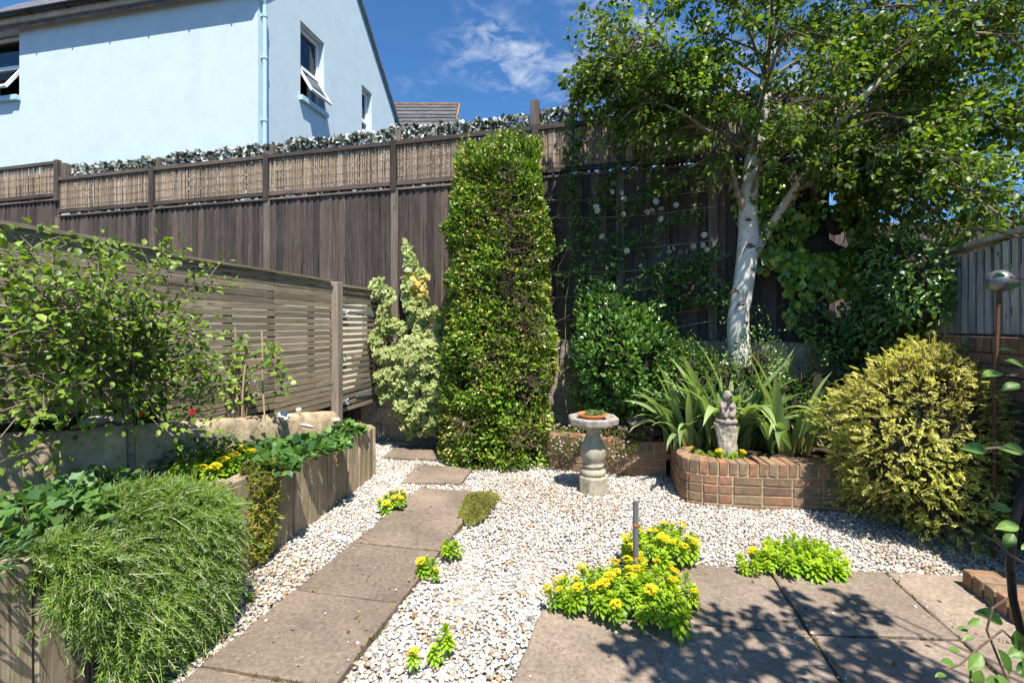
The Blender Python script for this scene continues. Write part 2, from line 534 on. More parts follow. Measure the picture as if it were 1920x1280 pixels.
M_RIDGE = mat_stone('ridge_tile', [(.20,.08,.03),(.36,.17,.05),(.42,.26,.07)], 6)
M_REDTILE = mat_stone('red_tile', [(.22,.07,.04),(.34,.13,.07),(.40,.17,.10)], 6)
M_SOLAR = mat_plain('solar_cell', (.012,.03,.12), .12, nz=.05, bs=0)
M_GALV = mat_plain('galvanised_steel', (.36,.39,.42), .55, .7, nz=.15, scale=25)
M_BLACKIRON = mat_plain('black_iron', (.012,.012,.013), .4, .3)
M_RUST = mat_plain('rusty_iron', (.13,.065,.035), .8, .2, nz=.4, scale=60)
M_PIPE = mat_plain('grey_pipe', (.16,.165,.175), .5, .2)
M_RING = mat_plain('orange_rust_ring', (.38,.12,.05), .7)
M_BALL = mat_plain('pewter_ball', (.20,.205,.225), .38, .6, nz=.35, scale=45, bs=.5)
M_TERRA = mat_plain('terracotta', (.58,.20,.075), .75, nz=.12)
M_SHELL = mat_plain('white_shell', (.80,.77,.72), .5)
M_BEACH = mat_stone('beach_stone', [(.30,.29,.27),(.43,.42,.40),(.52,.51,.49)], 14, bs=.2)
M_CURTAIN = mat_plain('pale_curtain', (.62,.62,.60), .9)
M_ROOM = mat_plain('dark_room', (.02,.022,.026), .9)
M_BARK = mat_stone('grey_bark', [(.15,.115,.08),(.27,.215,.16),(.37,.31,.245)], 40, bs=.6)
M_TWIG = mat_stone('brown_twig', [(.06,.04,.025),(.14,.10,.065),(.22,.165,.11)], 30, bs=.3)
M_CANE = mat_stone('bamboo_cane', [(.30,.20,.12),(.42,.30,.19),(.52,.40,.28)], 18, bs=.2)
M_GREENSTEM = mat_plain('green_stem', (.10,.15,.035), .6)
M_CORE = mat_stone('shaded_twig_mass', [(.012,.012,.006),(.028,.026,.014),(.05,.045,.026)], 24, bs=1.0, bd=.03)  # solid core blocking see-through; shade inside the foliage put into its dark colour
M_LEAF = mat_leaf('leaf')
M_GLOSSY = mat_leaf('glossy_leaf', .28, .6, .22)
M_MATTE = mat_leaf('soft_leaf', .6, .25, .35)
M_FLOWER = mat_leaf('petal', .6, .2, .35, (1.1, 1.1, 1.0))
M_NET = mat_leaf('net_cloth', .55, .3, .25, (1, 1, 1))

def mat_glass():
    m, nt, b, o = nodes('window_glass')
    tr = nt.nodes.new('ShaderNodeBsdfTransparent'); tr.inputs[0].default_value = (.75, .8, .82, 1)
    gl = nt.nodes.new('ShaderNodeBsdfGlossy'); gl.inputs['Roughness'].default_value = 0.02
    fr = nt.nodes.new('ShaderNodeFresnel'); fr.inputs[0].default_value = 1.9
    mx = nt.nodes.new('ShaderNodeMixShader')
    nt.links.new(fr.outputs[0], mx.inputs[0]); nt.links.new(tr.outputs[0], mx.inputs[1]); nt.links.new(gl.outputs[0], mx.inputs[2])
    nt.links.new(mx.outputs[0], o.inputs['Surface'])
    return m
M_GLASS = mat_glass()

def mat_birch():
    m, nt, b, o = nodes('birch_bark')
    v = coords(nt, (1, 1, 1), rand=False)
    v2 = coords(nt, (9, 9, 60), rand=False)
    f = noise(nt, v2, 1.0, 5, 0.7)
    v3 = coords(nt, (5, 5, 7), rand=False)
    f3 = noise(nt, v3, 1.0, 4, 0.6, 0.8)
    c = ramp(nt, noise(nt, v, 9, 7, .7), [(0.3, (.42,.38,.33)), (0.45, (.66,.63,.58)), (0.65, (.76,.74,.70))])
    c = mixc(nt, ramp(nt, f, [(0.59, 0.0), (0.66, 0.85)]), c, (.10,.075,.055))
    c = mixc(nt, ramp(nt, f3, [(0.62, 0.0), (0.72, 0.7)]), c, (.16,.105,.07))
    at = N(nt, 'ShaderNodeAttribute', attribute_name='col')
    c = mixc(nt, 1.0, c, at.outputs['Color'], 'MULTIPLY')
    nt.links.new(c, b.inputs['Base Color']); b.inputs['Roughness'].default_value = .7
    bump(nt, b, f, .35, .006)
    return m
M_BIRCH = mat_birch()

# ================================================================== setting: ground
def sheet(name, poly, z, mat, kind='structure'):
    m = MB(); m.add([(p[0], p[1], z) for p in poly], [tuple(range(len(poly)))])
    o = m.obj(name, mat); o['kind'] = kind
    return o
sheet('ground', [(-900, -900), (900, -900), (900, 900), (-900, 900)], -0.06, M_SOIL)

def fence_x(d): return -2.967 + 0.211 * d          # left slatted fence line
def sleeper_x(d): return -1.895 + 0.118 * d        # outer face of the timber bed
def rwall_x(d): return 2.62 + 0.211 * d            # right brick wall line
def bfence_d(x): return 6.2 - 0.264 * (x + 1.515)  # back fence line
def soil_z(d): return 0.60 - 0.055 * (d - 1.7)     # soil in the timber bed

# ---- paving slabs ------------------------------------------------------------
def slab_obj(name, quad, mat, parent, top=0.016, seed=0):
    """one flagstone from its four ground corners, with worn uneven edges"""
    g = random.Random(seed)
    c = sum((Vector((q[0], q[1], 0)) for q in quad), Vector()) / 4
    pts = []
    for i in range(4):
        a, b_ = Vector((quad[i][0], quad[i][1], 0)), Vector((quad[(i + 1) % 4][0], quad[(i + 1) % 4][1], 0))
        for k in range(8):
            p = a.lerp(b_, k / 8)
            pts.append(p + (c - p).normalized() * (0.0085 + g.uniform(-.0035, .0035)) - c)
    n = len(pts)
    ins = [p * (1 - 0.009 / max(p.length, .01)) for p in pts]
    vs = [(p.x, p.y, -0.05) for p in pts] + [(p.x, p.y, top - 0.007 + g.uniform(-.0015, .0015)) for p in pts] + [(p.x, p.y, top) for p in ins]
    fs = [(i, (i + 1) % n, n + (i + 1) % n, n + i) for i in range(n)] + [(n + i, n + (i + 1) % n, 2 * n + (i + 1) % n, 2 * n + i) for i in range(n)]
    fs.append(tuple(range(2 * n, 3 * n)))
    m = MB(); m.add(vs, fs)
    o = m.obj(name, mat, parent, loc=(c.x, c.y, 0))
    o.rotation_euler = (g.uniform(-.006, .006), g.uniform(-.006, .006), 0)
    return o

SLABS = []
path = empty('garden_path', (0, 0, 0)); path['kind'] = 'structure'
Lx = lambda d: -1.321 + (d - 2.033) * 0.222
Wp = 0.625
for i, (q0, q1) in enumerate([(1.44, 2.03), (2.03, 2.615), (2.615, 3.185), (3.185, 3.74), (3.74, 4.27)]):
    p0, p1 = Vector((Lx(q0), q0)), Vector((Lx(q1), q1))
    w = Vector((B2.x, B2.y)) * Wp
    quad = [p0, p0 + w, p1 + w, p1]
    SLABS.append(quad)
    slab_obj('flagstone', quad, M_SLAB, path, 0.016 + 0.003 * (i % 2), i)
for i, pp in enumerate([[(752, 906), (866, 908), (887, 880), (783, 872)], [(714, 859), (818, 863), (828, 838), (746, 837)]]):
    quad = [gp(x, y).xy for x, y in pp]
    SLABS.append(quad)
    slab_obj('flagstone', quad, M_SLAB, path, 0.018, 20 + i)

patio = empty('patio', (0, 0, 0)); patio['kind'] = 'structure'
def pt(i, j):
    # corner grid of the patio: i across, j towards the house behind the photographer
    base = [(.695, 2.34), (1.388, 2.231), (2.047, 2.19), (2.72, 2.13)]
    b = Vector(base[i - 1])
    return b - Vector((0.2, 0.98)) * 0.62 * j
k = 0
for i in range(1, 4):
    for j in (-1, 0, 1):
        quad = [pt(i, j + 1), pt(i + 1, j + 1), pt(i + 1, j), pt(i, j)]
        SLABS.append(quad); slab_obj('flagstone', quad, M_PATIO, patio, 0.018 + 0.003 * ((i + j) % 2), 40 + k); k += 1
w0 = Vector((0.64, -0.09))
for q0, q1 in ((1.84, 2.44), (1.22, 1.83)):
    a0, a1 = Vector((.006 + (q0 - 1.977) * .30, q0)), Vector((.006 + (q1 - 1.977) * .30, q1))
    quad = [a0, a0 + w0, a1 + w0, a1]
    SLABS.append(quad); slab_obj('flagstone', quad, M_PATIO, patio, 0.02, 60 + k); k += 1

sheet('jointing_sand', [(-.17, 1.25), (2.75, .95), (2.92, 2.72), (.82, 2.93), (.78, 2.40), (.17, 2.42)], -.004, M_SAND)
sheet('jointing_sand', [(-1.44, 1.46), (-.84, 1.34), (-.24, 4.13), (-.81, 4.25)], -.004, M_SAND)
# ---- gravel -----------------------------------------------------------------------
PLA = [(.10, 5.62), (.17, 5.30), (.30, 5.02), (.50, 4.84), (.78, 4.72), (1.1, 4.65), (1.52, 4.61)]
PLB = [(1.52, 4.61), (1.47, 4.36), (1.425, 4.14), (1.42, 4.04), (1.45, 3.955), (1.53, 3.895), (1.66, 3.855), (1.87, 3.82), (2.46, 3.76), (3.02, 3.70)]
def in_poly(P, poly):
    x, y = P[:, 0], P[:, 1]; r = np.zeros(len(P), bool)
    n = len(poly)
    for i in range(n):
        x0, y0 = poly[i][0], poly[i][1]; x1, y1 = poly[(i + 1) % n][0], poly[(i + 1) % n][1]
        c = ((y0 > y) != (y1 > y)) & (x < (x1 - x0) * (y - y0) / (y1 - y0 + 1e-12) + x0)
        r ^= c
    return r
PLANTER = PLA + PLB[1:] + [(3.5, 4.6), (3.2, 4.95), (.2, 5.72)]
sheet('gravel_bed', [(-1.9, 1.0), (3.6, 1.0), (3.8, 5.2), (2.9, 5.1), (0, 5.85), (-1.5, 6.25), (-1.95, 6.2), (-1.9, 4.9), (-1.42, 4.4)], -0.02, M_GRAVELBED)

def ico(sub, seed):
    bm = bmesh.new(); bmesh.ops.create_icosphere(bm, subdivisions=sub, radius=1)
    g = np.random.default_rng(seed)
    V = np.array([v.co[:] for v in bm.verts]); Fc = np.array([[v.index for v in f.verts] for f in bm.faces])
    bm.free()
    for _ in range(4):                              # knocked-off corners
        d = norm(g.normal(size=(1, 3)))[0]; h = g.uniform(.45, .8)
        e = np.maximum(V @ d - h, 0)
        V = V - e[:, None] * d
    V *= 1 + g.normal(size=(len(V), 1)) * .05
    return V, Fc
PCOL = [(.65,.615,.565), (.555,.515,.46), (.70,.675,.64), (.43,.405,.37), (.27,.275,.29), (.49,.40,.30), (.38,.235,.125), (.18,.185,.20), (.56,.515,.48)]
PW = [.25, .19, .16, .10, .05, .12, .05, .012, .068]
def pebbles(P, sub, size, seed, protos=6):
    out = []
    which = rng.integers(0, protos, len(P))
    for k in range(protos):
        idx = np.where(which == k)[0]
        if not len(idx): continue
        V0, F0 = ico(sub, seed + k)
        n = len(idx)
        S = size * np.exp(rng.normal(size=(n, 1)) * .26) * np.c_[np.ones(n), rng.uniform(.62, .95, n), rng.uniform(.4, .68, n)]
        q = norm(np.c_[np.ones(n), rng.normal(size=(n, 2)) * .22, rng.normal(size=n) * 3])
        w, x, y, z = q.T
        Rm = np.stack([np.stack([1-2*(y*y+z*z), 2*(x*y-z*w), 2*(x*z+y*w)], -1), np.stack([2*(x*y+z*w), 1-2*(x*x+z*z), 2*(y*z-x*w)], -1), np.stack([2*(x*z-y*w), 2*(y*z+x*w), 1-2*(x*x+y*y)], -1)], 1)
        V = np.einsum('nij,nvj->nvi', Rm, V0[None] * S[:, None, :]) + P[idx][:, None, :]
        Fc = (F0[None] + (np.arange(n) * len(V0))[:, None, None]).reshape(-1, 3)
        cc = pal(n, PCOL, PW, .10)
        dirt = np.clip(sn(P[idx] * (1, 1, 0), 2.6, 81) * .5 + sn(P[idx] * (1, 1, 0), 8, 82) * .35 - .15, 0, 1)[:, None] * .5
        cc = cc * (1 - dirt) + cc * np.array([.72, .60, .46]) * dirt
        C = np.repeat(cc[:, None, :], len(V0), 1)
        out.append((V.reshape(-1, 3), Fc, C.reshape(-1, 3)))
    return out
def gravel_points(d0, d1, s):
    xs = np.arange(-2.0, 4.0, s); ys = np.arange(d0, d1, s)
    X, Y = np.meshgrid(xs, ys)
    P = np.c_[X.ravel(), Y.ravel()] + rng.uniform(-.5, .5, (X.size, 2)) * s * 1.1
    d = P[:, 1]
    ok = (P[:, 0] > np.where(d < 4.55, sleeper_x(d) + .01, np.where(d < 5.0, -1.36, -1.85))) & (P[:, 0] < rwall_x(d)) & (d < bfence_d(P[:, 0]) - .03)
    ok &= np.abs(P[:, 0] / np.maximum(d, .1)) < 1.32
    ok &= ~in_poly(P, PLANTER)
    for q in SLABS: ok &= ~in_poly(P, q)
    P = P[ok]
    z = -0.006 + rng.uniform(-.006, .008, len(P)) + .006 * sn(np.c_[P, np.zeros(len(P))], 5, 3)
    return np.c_[P, z]
gv = pebbles(gravel_points(1.55, 2.70, .0186), 2, .0114, 100) + pebbles(gravel_points(2.70, 6.2, .0176), 1, .0119, 200)
gravel = leaf_obj('gravel', gv, M_PEBBLE)
gravel['kind'] = 'stuff'
# a few stones kicked up on to the paving, and leaf scraps
P = []
for q in SLABS:
    q = [Vector((p[0], p[1])) for p in q]
    for _ in range(7):
        u, v = random.random(), random.choice([random.uniform(0, .12), random.uniform(.85, 1), random.random()])
        p = q[0].lerp(q[1], v).lerp(q[3].lerp(q[2], v), u)
        P.append((p.x, p.y, .024))
o = leaf_obj('stray_gravel', pebbles(np.array(P), 1, .0075, 300), M_PEBBLE); o['kind'] = 'stuff'

n = 420
g0 = np.array([gp(x, y)[:] for x, y in zip(np.r_[rng.uniform(640, 960, 70), rng.uniform(780, 1060, 150), rng.uniform(500, 1830, 200)], np.r_[rng.uniform(1080, 1270, 70), rng.uniform(852, 890, 150), rng.uniform(890, 1270, 200)])])
g0 = g0[~in_poly(g0, PLANTER)]
n = len(g0)
g0[:, 2] = .02
litter = leaf_arrays(g0, rnd(n) * (1, 1, .2), rnd(n) * .4 + (0, 0, 1), rng.uniform(.012, .034, n), rng.uniform(.008, .018, n), 'diamond', pal(n, [(.16,.075,.03), (.24,.13,.05), (.10,.05,.025), (.40,.25,.06)], jit=.3))
leaf_obj('leaf_litter', litter, M_MATTE)

MP = []
for q in SLABS:
    q = [Vector((p[0], p[1])) for p in q]
    for e in range(4):
        a, b_ = q[e], q[(e + 1) % 4]
        for _ in range(5):
            if random.random() < .6:
                c = a.lerp(b_, random.random())
                for _ in range(random.randint(8, 26)): MP.append((c.x + random.gauss(0, .014), c.y + random.gauss(0, .014), .006))
MP = np.array(MP); n = len(MP)
leaf_obj('joint_moss', leaf_arrays(MP, rnd(n) * .8 + (0, 0, .9), rnd(n), rng.uniform(.010, .024, n), .005, 'diamond', pal(n, [(.10,.14,.03), (.15,.17,.05), (.20,.15,.07)], None, .2)), M_MATTE)
# ================================================================== brick planters
def frame_from(t):
    t = Vector((t[0], t[1], 0)).normalized()
    return math.atan2(t.y, t.x)

def resample(poly, step):
    """points every step along a polyline, with tangent"""
    out = []; P = [Vector((p[0], p[1])) for p in poly]
    L = [0]
    for i in range(1, len(P)): L.append(L[-1] + (P[i] - P[i - 1]).length)
    s = step / 2
    while s < L[-1]:
        i = max(j for j in range(len(P) - 1) if L[j] <= s)
        t = (P[i + 1] - P[i]).normalized()
        out.append((P[i] + t * (s - L[i]), t, s)); s += step
    return out

BR = {}
def brick_mesh(kind, size, n=3):
    if kind not in BR:
        BR[kind] = [box_mesh(kind + '_mesh', size, .005, .0022, 11 * k) for k in range(n)]
    return random.choice(BR[kind])

def brick_planter(name, poly, mat, top, label, curved_below, inner):
    """bricks face outwards (to the right of the polyline direction seen from above is the outside)"""
    root = empty(name, (poly[0][0], poly[0][1], 0))
    base = Vector((poly[0][0], poly[0][1], 0))
    # mortar core: recessed band along the wall
    P = resample(poly, 0.05)
    m = MB()
    ring = []
    for p, t, s in P:
        nrm = Vector((t.y, -t.x))            # outside
        ring.append((p + nrm * -.007, p + nrm * -.205))
    for (o0, i0), (o1, i1) in zip(ring[:-1], ring[1:]):
        m.add([(o0.x, o0.y, -.05), (o1.x, o1.y, -.05), (i1.x, i1.y, -.05), (i0.x, i0.y, -.05), (o0.x, o0.y, top - .010), (o1.x, o1.y, top - .010), (i1.x, i1.y, top - .010), (i0.x, i0.y, top - .010)],
              [(0, 3, 2, 1), (4, 5, 6, 7), (0, 1, 5, 4), (2, 3, 7, 6)])
    m.v = [(v[0] - base.x, v[1] - base.y, v[2]) for v in m.v]
    m.obj('mortar', M_MORTAR, root)
    # courses
    z = top - .1025
    ztop = z
    for p, t, s in resample(poly, .0755):    # brick on edge on top
        nrm = Vector((t.y, -t.x)); c = p - nrm * .1075
        mk('brick', brick_mesh('edge', (.0655, .215, .1025)), mat, root, (c.x - base.x, c.y - base.y, z + .05125 + random.uniform(-.002, .003)), (random.uniform(-.01, .01), random.uniform(-.012, .012), frame_from(t) + random.uniform(-.015, .015)))
    row = 0
    z -= .075
    while z > -.07:
        s0 = (row % 2) * .1125
        L = sum((Vector(poly[i + 1]) - Vector(poly[i])).length for i in range(len(poly) - 1))
        s = s0 - .1125
        while s < L - .03:
            half = (s < curved_below) or (random.random() < .1)
            ln = .1025 if half else .215
            a, b_ = max(s, 0), min(s + ln, L)
            if b_ - a > .05:
                mid = (a + b_) / 2
                # locate mid
                acc = 0
                for i in range(len(poly) - 1):
                    d = (Vector(poly[i + 1]) - Vector(poly[i])).length
                    if acc + d >= mid: break
                    acc += d
                t = (Vector(poly[i + 1]) - Vector(poly[i])).normalized()
                # chord tangent for curves
                p = Vector(poly[i]) + t * (mid - acc)
                nrm = Vector((t.y, -t.x)); c = p - nrm * .05125
                kind = 'header' if ln < .2 else 'stretcher'
                o = mk('brick', brick_mesh(kind, (ln, .1025, .065)), mat, root, (c.x - base.x, c.y - base.y, z + .0325), (random.uniform(-.01, .01), random.uniform(-.008, .008), frame_from(t) + random.uniform(-.012, .012)))
                if b_ - a < ln - .01: o.scale.x = (b_ - a) / ln
            s += ln + .011
        z -= .075; row += 1
    T(root, label, 'planter')
    return root
def smooth_poly(P, n=6):
    P = [Vector((p[0], p[1])) for p in P]; out = []
    for i in range(len(P) - 1):
        p0, p1, p2, p3 = P[max(i - 1, 0)], P[i], P[i + 1], P[min(i + 2, len(P) - 1)]
        for k in range(n):
            t = k / n
            out.append(0.5 * ((2 * p1) + (p2 - p0) * t + (2 * p0 - 5 * p1 + 4 * p2 - p3) * t * t + (3 * p1 - p0 - 3 * p2 + p3) * t ** 3))
    out.append(P[-1]); return [(p.x, p.y) for p in out]
pa = smooth_poly(PLA); pb = smooth_poly(PLB)
brick_planter('brick_planter', pa, M_BRICK2, .335, 'low curved brick planter wall behind the bird bath', .9, None)
brick_planter('brick_planter', pb, M_BRICK, .355, 'red brick planter with rounded corner holding the irises', .95, None)

def lumpy_sheet(name, poly, z, mat, step=.06, amp=.02, zf=None):
    xs = [p[0] for p in poly]; ys = [p[1] for p in poly]
    X, Y = np.meshgrid(np.arange(min(xs), max(xs) + step, step), np.arange(min(ys), max(ys) + step, step))
    P = np.c_[X.ravel(), Y.ravel()]
    Z = (np.full(len(P), z) if zf is None else zf(P)) + amp * sn(np.c_[P, np.zeros(len(P))], 9, 5) * .6 + amp * sn(np.c_[P, np.zeros(len(P))], 30, 6) * .4
    ny, nx = X.shape
    idx = np.arange(nx * ny).reshape(ny, nx)
    Q = np.stack([idx[:-1, :-1], idx[:-1, 1:], idx[1:, 1:], idx[1:, :-1]], -1).reshape(-1, 4)
    keep = in_poly(P[Q].mean(1), poly)
    return mk(name, np_mesh(name, np.c_[P, Z], Q[keep], smooth=True), mat, kind='structure')
inset = [(p[0], p[1] + .12) for p in PLA[1:-1]] + [(1.6, 4.72)] + [(p[0] + .13, p[1] + .08) for p in PLB[1:6]] + [(p[0], p[1] + .13) for p in PLB[6:]]
lumpy_sheet('soil', inset + [(3.6, 4.6), (3.2, 4.98), (.2, 5.75)], .325, M_SOIL, .05, .02)

# ================================================================== timber sleeper bed
bed = empty('timber_bed_edging', (sleeper_x(3), 3, 0))
SLP = [(sleeper_x(.9), .9), (sleeper_x(4.36), 4.36), (-1.345, 4.58), (-1.36, 4.74), (-1.45, 4.88), (-1.62, 4.98), (-1.86, 5.02)]
SL_TOP = lambda d: 0.635 - 0.056 * (d - 1.5)
svar = [box_mesh('sleeper_mesh', (.2, .1, 1.0), .008, .003, k) for k in range(4)]
slist = resample(SLP[:2], .203) + resample(SLP[1:], .165)
for i, (p, t, s) in enumerate(slist):
    w = .2 if i < len(resample(SLP[:2], .203)) else .168
    nrm = Vector((t.y, -t.x)); c = p - nrm * .05
    ht = SL_TOP(p.y) + random.uniform(-.012, .012) + .12
    o = mk('sleeper', svar[i % 4], M_SLEEPER, bed, (c.x - bed.location.x, c.y - 3, ht / 2 - .12), (random.uniform(-.006, .006), random.uniform(-.006, .006), frame_from(t)))
    o.scale = (w / .2 * .992, 1, ht)
T(bed, 'curved edging of upright timber sleepers round the raised left bed', 'garden edging')
bedpoly = [(sleeper_x(.9) - .08, .9), (sleeper_x(4.36) - .08, 4.36), (-1.43, 4.7), (-1.6, 4.9), (-1.9, 4.95), (fence_x(4.9), 4.9), (fence_x(.9), .9)]
lumpy_sheet('bed_soil', bedpoly, .5, M_SOIL, .05, .022, zf=lambda P: soil_z(P[:, 1]) - .04)

# low rough concrete wall at the foot of the fence
def low_wall():
    V, Fc = [], []
    nd, nr = 90, 14
    for i in range(nd):
        d = 1.2 + (4.93 - 1.2) * i / (nd - 1)
        top = .945 - .134 * (d - 2.25)
        e = min(1.0, (nd - 1 - i) / 6.0); e = math.sqrt(1 - (1 - e) ** 2) if e < 1 else 1
        for k in range(nr):
            u = k / (nr - 1)
            # profile from front foot over a rounded top to the back
            a = math.pi * u
            hw = .105
            ox = hw * math.copysign(abs(math.cos(a)) ** .45, math.cos(a))
            oz = abs(math.sin(a)) ** .55
            z = .1 + (top - .1) * (oz if u not in (0, 1) else 0) * (e * .25 + .75 if u not in (0, 1) else 0)
            x = fence_x(d) + .135 + ox * (1 if e == 1 else .5 + .5 * e)
            V.append((x, d, z))
    V = np.array(V)
    nz = sn(V, 14, 9) * .008 + sn(V, 45, 10) * .004
    V[:, 0] += nz; V[:, 2] += np.where(V[:, 2] > .2, nz * .8, 0)
    idx = np.arange(nd * nr).reshape(nd, nr)
    Q = np.stack([idx[:-1, :-1], idx[1:, :-1], idx[1:, 1:], idx[:-1, 1:]], -1).reshape(-1, 4)
    o = mk('low_wall', np_mesh('low_wall', V, Q, smooth=True), M_CONC)
    T(o, 'low rough concrete wall with rounded top below the slatted fence', 'wall')
low_wall()

# ================================================================== left slatted fence and gate
fang = math.atan2(.9784, .2065)
def slat_panel(root, d0, d1, z0, z1, pitch, hgt, gapfun=None, skew=0.0):
    """horizontal slats between two depths; each slat an object, grain along its length"""
    p0, p1 = Vector((fence_x(d0), d0, 0)), Vector((fence_x(d1), d1, 0))
    L = (p1 - p0).length; c = (p0 + p1) / 2
    key = 'slat%.3f' % L
    me = [box_mesh('slat_mesh', (hgt, .018, L), .002, .0015, k) for k in range(3)]
    z = z1 - hgt / 2; i = 0
    while z - hgt / 2 > z0 - .001:
        M = Matrix.Rotation(math.atan2((p1 - p0).y, (p1 - p0).x), 3, 'Z') @ Matrix.Rotation(R(90), 3, 'Y')
        M = M @ Matrix.Rotation(random.uniform(-.004, .004), 3, 'Y')
        o = mk('slat', me[i % 3], M_SLAT, root, Vector((c.x, c.y, z)) - root.location, M)
        z -= pitch(i) if callable(pitch) else pitch; i += 1
sf = empty('slatted_fence', (fence_x(3.5), 3.5, .6))
nb = .026
bays = [(4.20, 5.04, .60, 1.90), (3.20, 4.19, .70, 1.905), (2.28, 3.19, .93, 1.93), (1.2, 2.27, 1.0, 1.95)]
for d0, d1, z0, z1 in bays:
    slat_panel(sf, d0, d1, z0, z1, lambda i: .0545 if i < 6 else (.0585 if i < 15 else .056), .0485)
for d, z0 in ((4.2, .55), (3.45, .6), (4.75, .6), (3.72, .6), (2.75, .8), (2.27, .8), (1.7, .9)):
    m = MB(); m.box((0, 0, 0), (.06, .035, 1.92 - z0))
    c = Vector((fence_x(d), d, (1.9 + z0) / 2)) - Vector((.978, -.2065, 0)) * .029
    m.obj('batten', M_FENCE, sf, loc=c - sf.location, rot=(0, 0, fang))
for d0, d1, zt in ((1.2, 2.27, 1.965), (2.28, 3.19, 1.945), (3.2, 5.04, 1.918)):
    p0, p1 = Vector((fence_x(d0), d0, zt)), Vector((fence_x(d1), d1, zt))
    m = MB(); m.box((0, 0, 0), (.02, .06, (p1 - p0).length))
    m.obj('capping', M_SLAT, sf, loc=(p0 + p1) / 2 - sf.location, rot=Matrix.Rotation(math.atan2(p1.y - p0.y, p1.x - p0.x), 3, 'Z') @ Matrix.Rotation(R(90), 3, 'Y'))
T(sf, 'weathered horizontal slat fence along the left of the garden', 'fence')

gpost = MB(); gpost.box((0, 0, 0), (.1, .1, 2.06))
o = mk('gate_post', bevel_mesh(gpost.mesh('gate_post'), .006), M_GATEPOST, None, (fence_x(5.1) + .02, 5.11, .88), (0, 0, fang))
T(o, 'pale square timber post between slatted fence and gate', 'post')
gate = empty('slatted_gate', (fence_x(5.2), 5.2, .45))
slat_panel(gate, 5.185, 6.05, .44, 1.875, .0665, .042)
for d in (5.2, 6.03):
    m = MB(); m.box((0, 0, 0), (.06, .03, 1.45))
    c = Vector((fence_x(d), d, 1.16)) - Vector((.978, -.2065, 0)) * .027
    m.obj('stile', M_SLAT, gate, loc=c - gate.location, rot=(0, 0, fang))
m = MB(); m.box((0, 0, 0), (.022, .07, .9))
m.obj('top_rail', M_SLAT, gate, loc=Vector((fence_x(5.62), 5.62, 1.885)) - gate.location, rot=Matrix.Rotation(fang, 3, 'Z') @ Matrix.Rotation(R(90), 3, 'Y'))
outn = Vector((.978, -.2065, 0))
along = Vector((.2065, .9784, 0))
for zc in (1.60, .64):
    m = MB()
    c0 = Vector((fence_x(6.06), 6.06, zc)) + outn * .014
    tip = c0 - along * .56
    a, b_ = c0 + UP * .045, c0 - UP * .045
    e = outn * .006
    t1, t2 = tip + UP * .012, tip - UP * .012
    m.add([a, b_, t2, t1, a + e, b_ + e, t2 + e, t1 + e], [(0, 1, 2, 3), (7, 6, 5, 4), (0, 4, 5, 1), (3, 2, 6, 7), (0, 3, 7, 4), (1, 5, 6, 2)])
    m.v = [tuple(Vector(v) - gate.location) for v in m.v]
    m.obj('strap_hinge', M_GALV, gate)
    m = MB()
    c1 = Vector((fence_x(5.2), 5.2, zc - .02)) + outn * .03
    m.tube([c1 - along * .13, c1 + along * .10], .013, 8)
    m.box(c1 - outn * .008, (.15, .012, .055), Matrix.Rotation(fang, 3, 'Z'))
    m.tube([c1 + along * .07, c1 + along * .08 + outn * .03 - UP * .035], .008, 6)
    m.tube([c1 + along * .07, c1 + along * .10 + outn * .02 + UP * .03], .007, 6)
    m.v = [tuple(Vector(v) - gate.location) for v in m.v]
    m.obj('bolt', M_GALV, gate)
m = MB()
c1 = Vector((fence_x(5.19), 5.19, 1.10)) + outn * .03
for k in range(16):
    pass
m.tube([c1 + (along * math.cos(a) + UP * math.sin(a)) * .045 + along * .04 for a in np.linspace(0, 6.283, 17)], .008, 6, False)
m.box(c1 - along * .03, (.10, .03, .07), Matrix.Rotation(fang, 3, 'Z'))
m.v = [tuple(Vector(v) - gate.location) for v in m.v]
m.obj('ring_latch', M_GALV, gate)
T(gate, 'slatted timber gate with galvanised strap hinges beside the ivy', 'gate')
o = mk('hinge_post', bevel_mesh(box_mesh('hinge_post', (.1, .1, 1.95)), .005), M_FPOST, None, (fence_x(6.14), 6.13, .93), (0, 0, fang))
T(o, 'hinge post of the gate half hidden by variegated ivy', 'post')

# what lies beyond the slats: a cream garden wall and rough grass on higher ground
nb_ground = sheet('neighbour_ground', [(fence_x(.5) - .06, .5), (fence_x(6.1) - .06, 6.1), (-9.2, 8.1), (-9.2, .5)], .62, M_SOIL)
m = MB()
for d0, d1, off, top in ((1.9, 6.55, -.78, 1.67),):
    p0, p1 = Vector((fence_x(d0) + off, d0, 0)), Vector((fence_x(d1) + off, d1, 0))
    c = (p0 + p1) / 2
    m.box((0, 0, (top + .5) / 2), ((p1 - p0).length, .2, top - .5), None)
o = m.obj('garden_wall', M_CREAM, None, loc=(c.x, c.y, 0), rot=(0, 0, math.atan2((p1 - p0).y, (p1 - p0).x)))
T(o, 'cream rendered wall glimpsed through the slatted fence and gate', 'wall')
n = 9000
gx = rng.uniform(0, 1, n) ** 2.2; gd = rng.uniform(1.6, 5.2, n)
gpos = np.c_[fence_x(gd) - .1 - gx * 1.5, gd, .62 + 0 * gd]
lift = np.clip((4.4 - gd) * .13, 0, .27)
gpos[:, 2] += lift
grass = leaf_arrays(gpos, rnd(n) * .5 + (0, 0, 1), rnd(n), rng.uniform(.10, .30, n), rng.uniform(.008, .026, n), 'diamond', pal(n, [(.10,.18,.035), (.15,.24,.06), (.2,.26,.1)]))
leaf_obj('grass', grass, M_MATTE)
V = []
